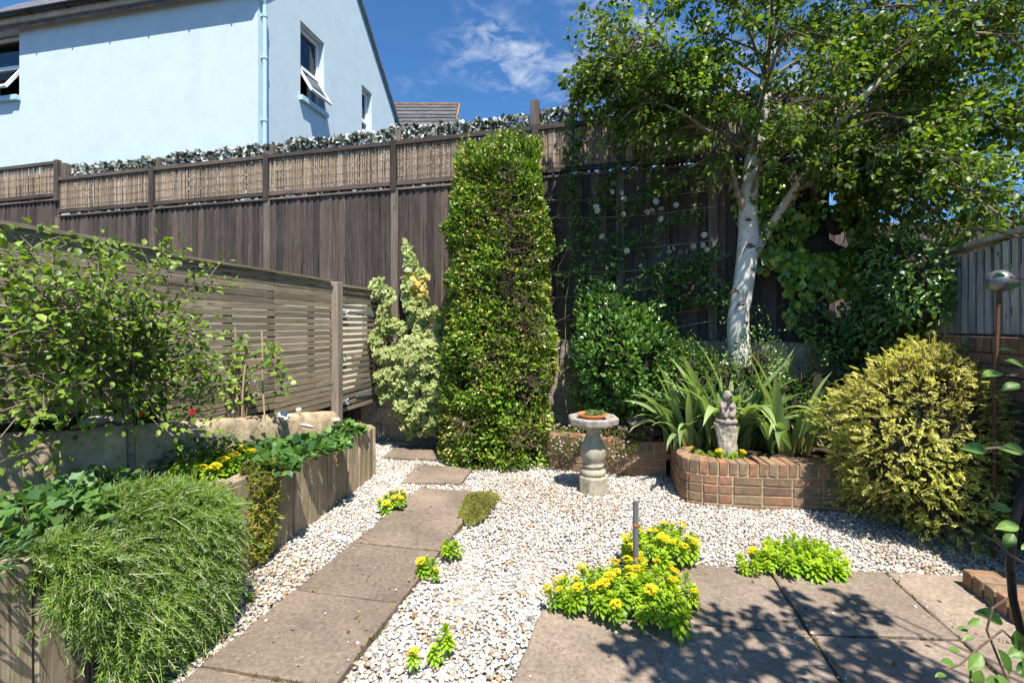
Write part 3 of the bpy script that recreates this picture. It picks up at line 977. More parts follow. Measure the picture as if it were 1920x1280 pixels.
hill = MB(); hill.add([(fence_x(1.2) - .07, 1.2, .88), (fence_x(3.6) - .07, 3.6, .63), (fence_x(3.6) - 1.7, 3.6, .63), (fence_x(1.2) - 1.7, 1.2, .88)], [(0, 1, 2, 3)])
o = hill.obj('grass_bank', M_SOIL); o['kind'] = 'structure'

# ================================================================== tall back fence
bf = empty('board_fence', (-1.515, 6.2, 0))
rdir = Vector((.9669, -.2551, 0)); fn = Vector((-.2551, -.9669, 0)); rz = math.atan2(rdir.y, rdir.x)
def bfp(s, z, off=0.0):
    return rdir * s + fn * off + UP * z       # local to bf
def bpart(name, s, z, off, size, mat, rx=0.0, ry=0.0, rzz=0.0, bev=.003, kind=None):
    return mk(name, bevel_mesh(box_mesh(name, size), bev), mat, bf, bfp(s, z, off), (rx, ry, rz + rzz), kind)
posts = [-7.9, -5.97, -4.01, -1.96, 0.0, 1.86, 2.83, 3.81, 4.80]
bm_var = [box_mesh('board_mesh', (.118, .018, 2.2), .002, .002, k) for k in range(5)]
s = -7.9; i = 0
while s < 4.85:
    step = .27 if s < -5.97 else 0
    o = mk('board', bm_var[i % 5], M_FENCE, bf, bfp(s + .05, 1.02 + 1.08 + step + random.uniform(-.006, .006), random.uniform(-.002, .002)), (0, 0, rz - .17 + random.uniform(-.03, .03)))
    s += .098 + random.uniform(-.003, .003); i += 1
def hrail(name, s0, s1, z, off, h, dpt, mat):
    M = Matrix.Rotation(rz, 3, 'Z') @ Matrix.Rotation(R(90), 3, 'Y')
    return mk(name, bevel_mesh(box_mesh(name, (h, dpt, s1 - s0)), .003), mat, bf, bfp((s0 + s1) / 2, z, off), M)
for a, b_ in zip(posts[:-1], posts[1:]):
    st = .27 if b_ < -5.9 else 0
    hrail('capping', a + .003, b_ - .003, 3.20 + st, .01, .025, .05, M_FPOST)
    hrail('frame_rail', a + .003, b_ - .003, 3.79 + st, .012, .055, .06, M_FENCE)
    hrail('frame_rail', a + .043, b_ - .043, 3.275 + st, .012, .06, .05, M_FENCE)
    hrail('back_rail', a + .003, b_ - .003, 2.3 + st, -.05, .08, .04, M_FENCE)
    # reeds of the screen, real sticks bound by wires
    m = MB(); x = a + .045
    g = random.Random(int((a + 20) * 100))
    while x < b_ - .045:
        d = g.uniform(.0055, .0095)
        if g.random() < .93:
            tone = g.choice([(.36,.27,.19), (.26,.19,.135), (.44,.35,.26), (.20,.145,.105), (.31,.245,.185), (.48,.40,.31)])
            if a > 1: tone = tuple(c * 1.15 for c in tone)
            m.cc = tone
            z0, z1 = 3.30 + st, 3.765 + st
            wob = g.uniform(-.008, .008); o1 = g.uniform(-.010, .014)
            m.tube([bfp(x, z0, .006 + o1), bfp(x + wob * .5, (z0 + z1) / 2, .008 + o1), bfp(x + wob, z1, .006 + o1)], d / 2 + .0005, 4, False)
        x += d * g.uniform(.55, .85)
    for zz in (3.36, 3.47, 3.58, 3.69):
        m.cc = (.10, .08, .065)
        zz += st
        m.tube([bfp(a + .04 + k * (b_ - a - .08) / 12, zz + g.uniform(-.006, .006), .021) for k in range(13)], .0022, 4, False)
    m.obj('reed_screen', M_REED, bf, kind='stuff')
for k, s in enumerate(posts):
    st = .27 if s < -5.9 else 0
    bpart('frame_post', s, 3.50 + st, .02, (.08, .07, .66), M_FENCE, bev=.004)
    bpart('post', s + .012, 2.1, .028, (.095, .03, 2.16), M_FPOST, bev=.004)
bpart('tall_post', -5.9, 3.75, -.05, (.1, .1, .62), M_FPOST, bev=.005)
bpart('tall_post', 1.84, 3.72, -.052, (.095, .09, .86), M_FPOST, bev=.006)
bpart('thin_post', -3.98, 3.76, -.06, (.06, .05, .46), M_FPOST)
bpart('thin_post', -1.93, 3.76, -.06, (.06, .05, .46), M_FPOST)
bpart('thin_post', .02, 3.76, -.06, (.06, .05, .46), M_FPOST)
# training wires in front of the right bays
for j, (y0, y1) in enumerate([(375, 358), (408, 390), (468, 452), (508, 494), (560, 520), (598, 577), (640, 600)]):
    s0, s1 = 1.80, 3.85
    z0 = H - (y0 - HZ) / F * 5.66; z1 = H - (y1 - HZ) / F * 5.2
    m = MB()
    m.tube([bfp(s0 + (s1 - s0) * t, z0 + (z1 - z0) * t - .05 * math.sin(math.pi * t), .085 + .015 * math.sin(6 * t + j)) for t in np.linspace(0, 1, 9)], .0045, 5)
    m.obj('wire', M_CANE, bf)
T(bf, 'tall dark board fence topped with framed reed screens', 'fence')

# rough block wall at the fence foot
bw = empty('block_wall', (-1.515, 6.2, 0))
bl = [box_mesh('block_mesh', (.43, .1, .205), .008, .006, k) for k in range(4)]
for row in range(6):
    for kx in range(13):
        s = -.32 + kx * .44 + (row % 2) * .22
        if s > 4.9: continue
        mk('block', bl[(row + kx) % 4], M_BLOCK, bw, rdir * s + fn * .115 + UP * (.1 + row * .215), (0, 0, rz + random.uniform(-.01, .01)))
m = MB(); m.box(rdir * 2.28 + fn * .108 + UP * .62, (5.35, .09, 1.26), Matrix.Rotation(rz, 3, 'Z'))
m.obj('mortar', M_MORTAR, bw)
m = MB(); m.box(rdir * -1.15 + fn * .10 + UP * 1.12, (1.55, .12, 1.2), Matrix.Rotation(rz, 3, 'Z')); m.obj('rendered_end', M_CREAM, bw)
for k in range(11):
    o = mk('footing_board', bm_var[k % 5], M_SLEEPER, bw, rdir * (-1.85 + k * .14) + fn * .12 + UP * .2, (0, 0, rz)); o.scale = (1.15, 1, .27)
T(bw, 'rough concrete block wall at the foot of the tall fence', 'wall')

# ================================================================== camouflage net
n = 21000
ss = rng.uniform(-7.9, 4.9, n)
zz = np.where(rng.uniform(size=n) < .45, rng.uniform(3.74, 4.06, n), rng.uniform(3.08, 3.75, n))
zz = np.where(ss < -5.9, rng.uniform(3.35, 3.95, n), zz)
edge = 4.05 + .018 * sn(np.c_[ss, ss * 0, ss * 0], 7, 30)
zz = np.minimum(zz, edge - rng.uniform(0, .05, n))
loc = np.array(bf.location)
off = -.14 + .03 * sn(np.c_[ss * 3, zz * 3, zz * 0], 3, 31) - rng.uniform(0, .04, n)
P = loc + ss[:, None] * np.array(rdir) + off[:, None] * np.array(fn) + zz[:, None] * np.array([0, 0, 1])
nc = pal(n, [(.055,.07,.025), (.075,.085,.03), (.48,.50,.46), (.66,.67,.64), (.03,.035,.02), (.12,.13,.07)], [.18, .15, .24, .28, .09, .06], .2)  # pale cloth, its share raised for sun glint put into the colour
net_root = empty('camouflage_net', (-1.515, 6.34, 3.1))
net = leaf_arrays(P, rnd(n) * (1, .5, .8), rnd(n) * .9 + np.array(fn) * .7, rng.uniform(.045, .085, n), rng.uniform(.04, .07, n), 'oval', nc)
V, Fc, C = net
V = V - np.array([-1.515, 6.34, 3.1])
leaf_obj('cloth_scraps', (V, Fc, C), M_NET, net_root)
m = MB()
for k in range(5):
    z = .12 + k * .2
    m.tube([rdir * s - fn * -.0 + UP * (z + .006 * math.sin(s * 9 + k)) for s in np.linspace(-5.85, 4.9, 60)], .003, 4, False)
m.obj('mesh_cord', M_FENCE, net_root)
T(net_root, 'leafy camouflage netting along the top of the tall back fence', 'netting')

# ================================================================== pale blue house
HC = Vector((-4.232, 8.0, 0))
FL = Vector((-.9784, .2065, 0))        # along the front wall, to the left
GD = Vector((.2065, .9784, 0))         # along the gable wall, away
FN = Vector((-.2065, -.9784, 0))       # front normal
GN = Vector((.9784, -.2065, 0))        # gable normal
house = empty('house', HC)
EAVE, RIDGE, BASE = 7.07, 9.62, 1.7
def wallcells(m, org, u, nrm, length, z0, z1, holes, th=.28):
    us = sorted({0, length, *[h[0] for h in holes], *[h[1] for h in holes]})
    zs = sorted({z0, z1, *[h[2] for h in holes], *[h[3] for h in holes]})
    for a, b_ in zip(us[:-1], us[1:]):
        for c, d in zip(zs[:-1], zs[1:]):
            if any(h[0] <= (a + b_) / 2 <= h[1] and h[2] <= (c + d) / 2 <= h[3] for h in holes): continue
            q = [org + u * a, org + u * b_, org + u * b_ - nrm * th, org + u * a - nrm * th]
            m.add([(p.x, p.y, c) for p in q] + [(p.x, p.y, d) for p in q], [(0,3,2,1),(4,5,6,7),(0,1,5,4),(1,2,6,5),(2,3,7,6),(3,0,4,7)])
O0 = Vector((0, 0, 0))
m = MB()
w_front = (4.91, 6.02, 5.76, EAVE - .02)
wallcells(m, O0 + FL * .28, FL, FN, 8.72, BASE, EAVE, [w_front])
m.obj('front_wall', M_RENDER, house)
m = MB()
w_g1, w_g2 = (1.104, 1.87, 5.76, 7.05), (3.373, 3.87, 5.76, 7.05)
GW1 = (1.104, 1.87, 5.78, 7.22)
wallcells(m, O0, GD, GN, 5.1, BASE, EAVE, [(1.104, 1.87, 5.78, EAVE), (3.373, 3.85, 5.78, EAVE)])
# gable triangle with the window heads cut out: strips
def rake(s): return EAVE + min(s, 5.1 - s) * (RIDGE - EAVE) / 2.55
cuts = [0, .5, 1.104, 1.87, 2.55, 3.373, 3.85, 4.5, 5.1]
for a, b_ in zip(cuts[:-1], cuts[1:]):
    lo = 7.22 if a == 1.104 else (7.12 if a == 3.373 else EAVE)
    q = [GD * a, GD * b_, GD * b_ - GN * .28, GD * a - GN * .28]
    za, zb = max(rake(a), lo + .001), max(rake(b_), lo + .001)
    m.add([(p.x, p.y, lo) for p in q] + [(q[0].x, q[0].y, za), (q[1].x, q[1].y, zb), (q[2].x, q[2].y, zb), (q[3].x, q[3].y, za)], [(0,3,2,1),(4,5,6,7),(0,1,5,4),(1,2,6,5),(2,3,7,6),(3,0,4,7)])
m.obj('gable_wall', M_RENDER, house)
m = MB()
q = [FL * 9, FL * .3 + GD * 5.1, FL * 9 + GD * 5.1]
wallcells(m, FL * 9, GD, FL, 5.1, BASE, EAVE, [])
wallcells(m, GD * 5.1 + FL * .3, FL, GD, 8.7, BASE, EAVE, [])
m.obj('rear_wall', M_RENDER, house)

def window(org, u, nrm, s0, s1, z0, z1, mid, open_deg, name='window'):
    """sliding-sash style unit: fixed upper light, top-hung lower light swung out"""
    root = mk(name, MB().mesh('w'), None, house)
    bpy.data.objects.remove(root)
    back = .16
    def P(s, z, o): return org + u * s - nrm * o + UP * z
    fr = MB(); t = .05
    M = Matrix.Rotation(math.atan2(u.y, u.x), 3, 'Z')
    W = s1 - s0
    sc = (s0 + s1) / 2
    fr.box(P(sc, z1 - t / 2, back), (W, .06, t), M); fr.box(P(sc, z0 + t / 2, back), (W, .06, t), M)
    fr.box(P(s0 + t / 2, (z0 + z1) / 2, back), (t, .062, z1 - z0 - 2 * t), M); fr.box(P(s1 - t / 2, (z0 + z1) / 2, back), (t, .062, z1 - z0 - 2 * t), M)
    fr.box(P(sc, mid, back - .01), (W - 2 * t, .065, .06), M)
    w = fr.obj(name, M_WHITE, house)
    pn = MB(); pn.box(P(sc, (mid + z1) / 2, back + .01), (W - 2 * t, .008, z1 - mid - .08), M)
    pn.obj('pane', M_GLASS, w)
    # open light
    hinge = P(sc, mid - .035, back - .045)
    Hh = mid - z0 - .09
    Mo = M @ Matrix.Rotation(R(open_deg) * (1 if (Matrix.Rotation(math.atan2(u.y, u.x), 3, 'Z') @ Vector((0, 1, 0))).dot(nrm) > 0 else -1), 3, 'X')
    sash = MB()
    def L(x, z, sx, sz, sy=.045): sash.box(hinge + Mo @ Vector((x, 0, z)), (sx, sy, sz), Mo)
    L(0, -.02, W - .1, .045); L(0, -Hh, W - .1, .05); L(-(W - .1) / 2 + .02, -Hh / 2, .042, Hh - .05); L((W - .1) / 2 - .02, -Hh / 2, .042, Hh - .05)
    so = sash.obj('open_light', M_WHITE, w)
    pg = MB(); pg.box(hinge + Mo @ Vector((0, 0, -Hh / 2)), (W - .18, .008, Hh - .06), Mo)
    pg.obj('pane', M_GLASS, w)
    sl = MB(); sl.box(P(sc, z0 - .045, .03), (W + .10, .22, .09), M)
    sl.obj('sill', M_RENDER_TRIM, w)
    cu = MB()
    for side in (-1, 1):
        for k in range(5):
            cu.tube([P(sc + side * (W / 2 - .03 - k * .035), z0 + .03, back + .10 + .015 * (k % 2)), P(sc + side * (W / 2 - .03 - k * .03), z1 - .03, back + .10 + .015 * (k % 2))], .024, 8)
    cu.obj('curtain', M_CURTAIN, w)
    rm = MB(); rm.box(P(sc, (z0 + z1) / 2, back + .55), (W + .5, .6, z1 - z0 + .4), M)
    # room box: open towards the window
    f = rm.f; rm.f = [q for q in f]
    rm2 = MB()
    a0, a1 = s0 - .25, s1 + .25; zb, zt = z0 - .2, z1 + .2
    v = [P(a0, zb, .29), P(a1, zb, .29), P(a1, zb, 1.4), P(a0, zb, 1.4), P(a0, zt, .29), P(a1, zt, .29), P(a1, zt, 1.4), P(a0, zt, 1.4)]
    rm2.add(v, [(0,1,2,3),(4,5,6,7),(1,2,6,5),(2,3,7,6),(3,0,4,7)])
    rm2.obj('room_interior', M_ROOM, w)
    return w
window(O0, FL, FN, 5.2, 6.3, 5.78, 7.0, 6.42, 30)
window(O0, GD, GN, 1.11, 1.865, 5.79, 7.2, 6.45, 32)
window(O0, GD, GN, 3.38, 3.845, 5.79, 7.1, 6.40, 0)
# roof: two slopes of slates, eave overhang, verge board
def roof_slab(m, a, b_, c, d, th=.10):
    v = [Vector(x) for x in (a, b_, c, d)]
    m.add([x for x in v] + [x - UP * th for x in v], [(0,1,2,3),(7,6,5,4),(0,4,5,1),(1,5,6,2),(2,6,7,3),(3,7,4,0)])
m = MB()
ov = .13
zo = ov * (RIDGE - EAVE) / 2.55
e0 = FN * ov - FL * .07; top = GD * 2.55
roof_slab(m, e0 + UP * (EAVE - zo + .14), FN * ov + FL * 9.2 + UP * (EAVE - zo + .14), GD * 2.55 + FL * 9.2 + UP * (RIDGE + .14), GD * 2.55 - FL * .07 + UP * (RIDGE + .14))
roof_slab(m, GD * 2.55 - FL * .07 + UP * (RIDGE + .14), GD * 2.55 + FL * 9.2 + UP * (RIDGE + .14), GD * (5.1 + ov) + FL * 9.2 + UP * (EAVE - zo + .14), GD * (5.1 + ov) - FL * .07 + UP * (EAVE - zo + .14))
rf = m.obj('roof', M_SLATE, house)
m = MB()
for a, b_ in (((-ov, EAVE - zo), (2.55, RIDGE)), ((2.55, RIDGE), (5.1 + ov, EAVE - zo))):
    p, q = GD * a[0] + GN * .045 + UP * (a[1] + .02), GD * b_[0] + GN * .045 + UP * (b_[1] + .02)
    m.add([p, q, q + UP * .16, p + UP * .16, p - GN * .043, q - GN * .043, q - GN * .043 + UP * .16, p - GN * .043 + UP * .16], [(0,1,2,3),(7,6,5,4),(0,4,5,1),(3,2,6,7),(0,3,7,4),(1,5,6,2)])
m.obj('verge_board', M_TEAL, house)
m = MB()
Mf = Matrix.Rotation(math.atan2(FL.y, FL.x), 3, 'Z')
m.box(FL * 4.5 + FN * .075 + UP * (EAVE - .012), (9.1, .15, .02), Mf)
m.box(FL * 4.5 + FN * .16 + UP * (EAVE + .06), (9.1, .02, .16), Mf)
m.obj('fascia_and_soffit', M_SOFFIT, house)
gut = MB()
vs = []; K = 9
for s in (-.05, 9.1):
    for k in range(K):
        a = math.pi + math.pi * k / (K - 1)
        vs.append(FL * s + FN * (.225 + .055 * math.cos(a)) + UP * (EAVE + .12 + .055 * math.sin(a)))
gut.add(vs, [(k, k + 1, K + k + 1, K + k) for k in range(K - 1)])
for k in range(11):
    s = .35 + k * .85
    gut.tube([FL * s + FN * (.225 + .062 * math.cos(a)) + UP * (EAVE + .12 + .062 * math.sin(a)) for a in np.linspace(math.pi, 2 * math.pi, 9)], .014, 5)
g_o = gut.obj('gutter', M_BLACKPL, house, smooth=True)
sm = g_o.modifiers.new('solid', 'SOLIDIFY'); sm.thickness = .006
m = MB()
pp = GD * .085 + GN * .06
m.tube([pp + UP * BASE, pp + UP * 6.82, pp + UP * 6.95 + FN * .06, FN * .19 + GN * .02 + UP * 7.08], .036, 12)
for z in (4.9, 5.95, 6.65): m.tube([pp + UP * (z - .025), pp + UP * (z + .025)], .045, 12); m.box(pp + UP * z - GN * .03, (.06, .12, .03), Matrix.Rotation(math.atan2(GD.y, GD.x), 3, 'Z'))
m.obj('downpipe', M_RENDER_TRIM, house, smooth=False)
for k in range(3):
    m = MB(); sl = (RIDGE - EAVE) / 2.55
    s0 = 3.35 + k * 1.75; s1 = s0 + 1.68
    def RP(s, v): return FL * s + GD * v + UP * (EAVE + .22 + v * sl)
    a, b_, c, d = RP(s0, .0), RP(s1, .0), RP(s1, .75), RP(s0, .75)
    roof_slab(m, a, b_, c, d, .035)
    po = m.obj('solar_panel', M_SOLAR, rf)
    gm = MB()
    for j in range(1, 6): gm.tube([a.lerp(b_, j / 6) + UP * .003, d.lerp(c, j / 6) + UP * .003], .006, 4)
    for e in ((a, b_), (b_, c), (c, d), (d, a)): gm.tube([e[0] + UP * .004, e[1] + UP * .004], .012, 4)
    for j in range(1, 4): gm.tube([a.lerp(d, j / 4) + UP * .003, b_.lerp(c, j / 4) + UP * .003], .005, 4)
    gm.obj('panel_grid', M_WHITE, rf)
T(house, 'pale blue rendered house with white windows behind the tall fence', 'house')
sheet('upper_terrace', [(-40, 8.6), (-9.3, 8.6), (-2, 6.55), (4.2, 5.6), (40, 5.6), (40, 120), (-40, 120)], 1.55, M_SOIL)

# distant house roof
h2 = empty('far_house', (-3.9, 22.5, 0))
y0 = 0
rl = px(726, 206, 22.5) - h2.location; rr = px(858, 197, 22.5) - h2.location
el_, er = px(720, 262, 20.6) - h2.location, px(846, 258, 20.6) - h2.location
bl_, br_ = rl + Vector((0, 1.9, -1.3)), rr + Vector((.1, 1.9, -1.3))
rl.z = rr.z; el_.z = er.z
m = MB(); roof_slab(m, el_, er, rr, rl, .12); roof_slab(m, rl, rr, br_, bl_, .12)
r2 = m.obj('roof', M_SLATE, h2)
nrow = 9
for k in range(nrow):          # courses of slates
    m = MB(); t0, t1 = k / nrow, (k + 1) / nrow
    a, b_ = el_.lerp(rl, t0), er.lerp(rr, t0); c, d = er.lerp(rr, t1), el_.lerp(rl, t1)
    lift = Vector((0, -.02, .03))
    m.add([a + lift * 1.6, b_ + lift * 1.6, c + lift * .6, d + lift * .6], [(0, 1, 2, 3)])
    m.obj('slate_course', M_SLATE, r2)
m = MB(); m.tube([rl + UP * .03, rr + UP * .03 + Vector((.12, 0, 0))], .065, 8)
m.tube([er + Vector((.08, 0, .05)), rr + Vector((.08, 0, .05))], .045, 6)
m.obj('ridge_tiles', M_RIDGE, r2)
m = MB(); x1 = rr + Vector((.02, 0, -.14)); x0 = er + Vector((.02, .1, -.10)); x2 = br_ + Vector((.02, -.05, -.1))
wl_ = Vector((-4, 0, 0))
for a in (0,):
    v = [x0, x1, x2, Vector((x2.x, x2.y, -20)), Vector((x0.x, x0.y, -20))]
    m.add(v + [p + wl_ for p in v], [(0,1,2,3,4), (9,8,7,6,5), (0,5,6,1), (1,6,7,2), (2,7,8,3), (3,8,9,4), (4,9,5,0)])
m.obj('wall', M_CREAM, h2)
T(h2, 'distant house with slate roof and orange ridge tiles', 'house')
h2.location.z = 0

# ================================================================== right boundary
rw = empty('brick_wall', (rwall_x(3.4), 3.4, 0))
wd = A2.to_3d() if hasattr(A2, 'to_3d') else A2
wn_ = Vector((-.9784, .2065, 0))       # towards the garden
rzw = math.atan2(.9784, .2065)
def rwp(d, z, off): return Vector((rwall_x(d), d, z)) + wn_ * off - rw.location
m = MB(); L = (5.15 - 1.6) / .9784
m.box(rwp(3.375, .67, -.10), (L, .19, 1.33), Matrix.Rotation(rzw, 3, 'Z'))
m.obj('wall_core', M_DARKREND, rw)
z = 1.262; d = 1.65
while d < 5.1:
    mk('brick', brick_mesh('edge', (.0655, .215, .1025)), M_BRICK, rw, rwp(d, z + .0515, -.0975), (random.uniform(-.01, .01), 0, rzw + random.uniform(-.015, .015))); d += .0755 * .9784
for row in range(4):
    d = 1.65 + (row % 2) * .11
    while d < 5.1:
        mk('brick', brick_mesh('stretcher', (.215, .1025, .065)), M_BRICK, rw, rwp(d, 1.220 - row * .076, -.043), (random.uniform(-.01, .01), 0, rzw + random.uniform(-.01, .01))); d += .226 * .9784
T(rw, 'old brick garden wall in shade on the right', 'wall')

rf2 = empty('pale_fence', (rwall_x(3.4), 3.4, 1.38))
d = 1.5; i = 0
pm = [box_mesh('pale_mesh', (.05, .018, 1.0), .002, .001, k) for k in range(3)]
pm2 = [box_mesh('pale_mesh', (.05, .018, 1.0), .002, .001, k + 9) for k in range(3)]
while d < 4.75:
    top = 2.03 + .02 * math.sin(d * 3) + (3.4 - d) * .05
    for kind, off, mm_ in (('pale', .0, pm), ('rear_pale', -.045, pm2)):
        dd = d + (.039 if off else 0)
        o = mk(kind, mm_[i % 3], M_GREYPALE if not off else M_FENCE, rf2, Vector((rwall_x(dd), dd, (1.39 + top) / 2)) + wn_ * (off - .06) - rf2.location, (0, 0, rzw + random.uniform(-.03, .03)))
        o.scale.z = top - 1.39
    d += .0775; i += 1
p0, p1 = Vector((rwall_x(1.5), 1.5, 2.135)), Vector((rwall_x(4.75), 4.75, 1.975))
dv = p1 - p0
m = MB(); m.add([p0 + wn_ * .0 - rf2.location + v for v in (Vector((0,0,0)), Vector((0,0,.03)))] + [p0 - wn_ * .15 - rf2.location + v for v in (Vector((0,0,0)), Vector((0,0,.03)))]
      + [p1 + wn_ * .0 - rf2.location + v for v in (Vector((0,0,0)), Vector((0,0,.03)))] + [p1 - wn_ * .15 - rf2.location + v for v in (Vector((0,0,0)), Vector((0,0,.03)))],
      [(0,1,3,2),(4,6,7,5),(0,4,5,1),(2,3,7,6),(1,5,7,3),(0,2,6,4)])
m.obj('capping', M_GREYPALE, rf2)
for z in (1.55, 1.9):
    m = MB(); m.box(Vector((rwall_x(3.1), 3.1, z)) - wn_ * .082 - rf2.location, (3.3, .018, .06), Matrix.Rotation(rzw, 3, 'Z'))
    m.obj('rail', M_FENCE, rf2)
T(rf2, 'grey upright paling fence standing on the right brick wall', 'fence')

pier = empty('brick_pier', (3.12, 4.88, 0))
for row in range(21):
    for k in range(2):
        a = (row % 2) * math.pi / 2
        o_ = Vector(((k - .5) * .113, 0, 0)); o_.rotate(Quaternion((0, 0, 1), a))
        mk('brick', brick_mesh('stretcher', (.215, .1025, .065)), M_BRICK2, pier, o_ + UP * (.05 + row * .075), (0, 0, a + math.pi / 2 + random.uniform(-.01, .01)))
m = MB(); m.box((0, 0, .8), (.198, .198, 1.6)); m.obj('mortar', M_MORTAR, pier)
T(pier, 'square brick pier in deep shade at the back corner', 'pier')

nf = empty('brown_fence', (5.2, 7.2, 1.5))
for k in range(34):
    o = mk('board', bm_var[k % 5], M_BROWNPALE, nf, (-1.4 + k * .125, -.02 * k, .30 + random.uniform(-.01, .01)), (0, 0, -.1)); o.scale.x = 1.08
m = MB(); m.box((.65, -.30, 1.41), (4.3, .06, .05), Matrix.Rotation(-.16, 3, 'Z')); m.obj('capping', M_BROWNPALE, nf)
T(nf, 'sunlit brown boarded fence seen beyond the right corner under the birch', 'fence')
ch = empty('far_chimney', (6.6, 9.2, 1.5))
m = MB(); m.box((0, 0, 1.2), (.5, .4, 2.4)); m.obj('stack', M_REDTILE, ch)
m = MB(); m.box((0, 0, 2.44), (.58, .48, .08)); m.obj('cap_course', M_REDTILE, ch)
m = MB(); m.lathe([(.09, 2.48), (.08, 2.7), (.1, 2.74), (.085, 2.78)], 12); m.obj('chimney_pot', M_RIDGE, ch)
T(ch, 'red brick chimney glimpsed through the birch leaves', 'chimney')

ed = []
p = Vector((2.50, 2.64, 0))
for k in range(5):
    o = mk('edging_brick', brick_mesh('stretcher', (.215, .1025, .065)), M_BRICK, None, (p.x + .085 - k * .0165, p.y - .04 - k * .078, .058 + .004 * (k % 2)), (R(90) + .03, 0, math.atan2(B2.y, B2.x) + random.uniform(-.03, .03)))
    T(o, ['first red edging brick at the corner of the patio', 'second red edging brick behind the black iron hoop', 'third red edging brick by the right edge', 'fourth red edging brick near the climber', 'fifth red edging brick at the lower right'][k], 'brick', 'bricks edging the patio corner')

# ================================================================== ornaments
def birdbath():
    root = empty('bird_bath', gp(1112, 921))
    oc = math.pi / 8
    m = MB(); m.lathe([(.128, 0), (.128, .135), (.118, .15)], 8, a0=oc); m.obj('base', M_CASTSTONE, root)
    prof = [(.10, .15), (.108, .158), (.112, .175), (.108, .192), (.09, .202), (.083, .21), (.084, .222), (.092, .228), (.095, .238), (.088, .248), (.084, .254),
            (.092, .275), (.104, .305), (.109, .34), (.107, .375), (.098, .41), (.082, .445), (.068, .475), (.060, .505), (.060, .53), (.066, .552), (.075, .57), (.08, .585)]
    m = MB(); m.lathe(prof, 40)
    # leaves carved on the swelling of the stem
    v2 = []
    for v in m.v:
        x, y, z = v
        if .255 < z < .45:
            a = math.atan2(y, x); k = 1 + .035 * max(0, math.cos(a * 6)) ** .5 * math.sin((z - .255) / .195 * math.pi)
            x, y = x * k, y * k
        v2.append((x, y, z))
    m.v = v2
    m.obj('stem', M_CASTSTONE, root, smooth=True)
    m = MB(); m.lathe([(.19, .588), (.222, .602), (.226, .648), (.214, .660), (.185, .660), (.165, .645), (.05, .636)], 8, a0=oc)
    me = m.mesh('basin'); mk('basin', bevel_mesh(me, .004), M_BATHTOP, root)
    T(root, 'octagonal cast stone bird bath on the white gravel', 'bird bath')
    r2 = empty('terracotta_saucer', root.location + Vector((-.01, -.02, .64)))
    m = MB(); m.lathe([(.085, 0), (.118, .034), (.128, .036), (.128, .046), (.116, .046), (.085, .014), (.01, .014)], 32)
    m.obj('dish', M_TERRA, r2, smooth=False)
    m = MB(); m.lathe([(.10, .03), (.06, .042), (.01, .046)], 20); m.obj('compost', M_SOIL, r2)
    n = 260; a = rng.uniform(0, 6.28, n); r = .095 * np.sqrt(rng.uniform(0, 1, n))
    P = np.c_[r * np.cos(a) + .01, r * np.sin(a), .042 + 0 * r]
    keep = P[:, 0] > -.055; P = P[keep]; n = len(P)
    ax = np.c_[rng.normal(size=(n, 2)) * .5, np.ones(n)]
    leaf_obj('succulents', leaf_arrays(P, ax, rnd(n), rng.uniform(.02, .042, n), .011, 'diamond', pal(n, [(.16,.26,.06), (.24,.32,.10), (.12,.2,.07)])), M_LEAF, r2)
    T(r2, 'shallow terracotta saucer of succulents on top of the bird bath', 'plant saucer')
birdbath()

def remeshed(name, m, mat, parent, vox=.008, disp=.0, smooth=2):
    o = m.obj(name, mat, parent, smooth=True)
    r = o.modifiers.new('remesh', 'REMESH'); r.mode = 'VOXEL'; r.voxel_size = vox; r.use_smooth_shade = True
    s = o.modifiers.new('smooth', 'SMOOTH'); s.iterations = smooth; s.factor = .5
    if disp:
        t = bpy.data.textures.new(name + '_rough', 'CLOUDS'); t.noise_scale = .03
        d = o.modifiers.new('disp', 'DISPLACE'); d.texture = t; d.strength = disp; d.mid_level = .5
    return o

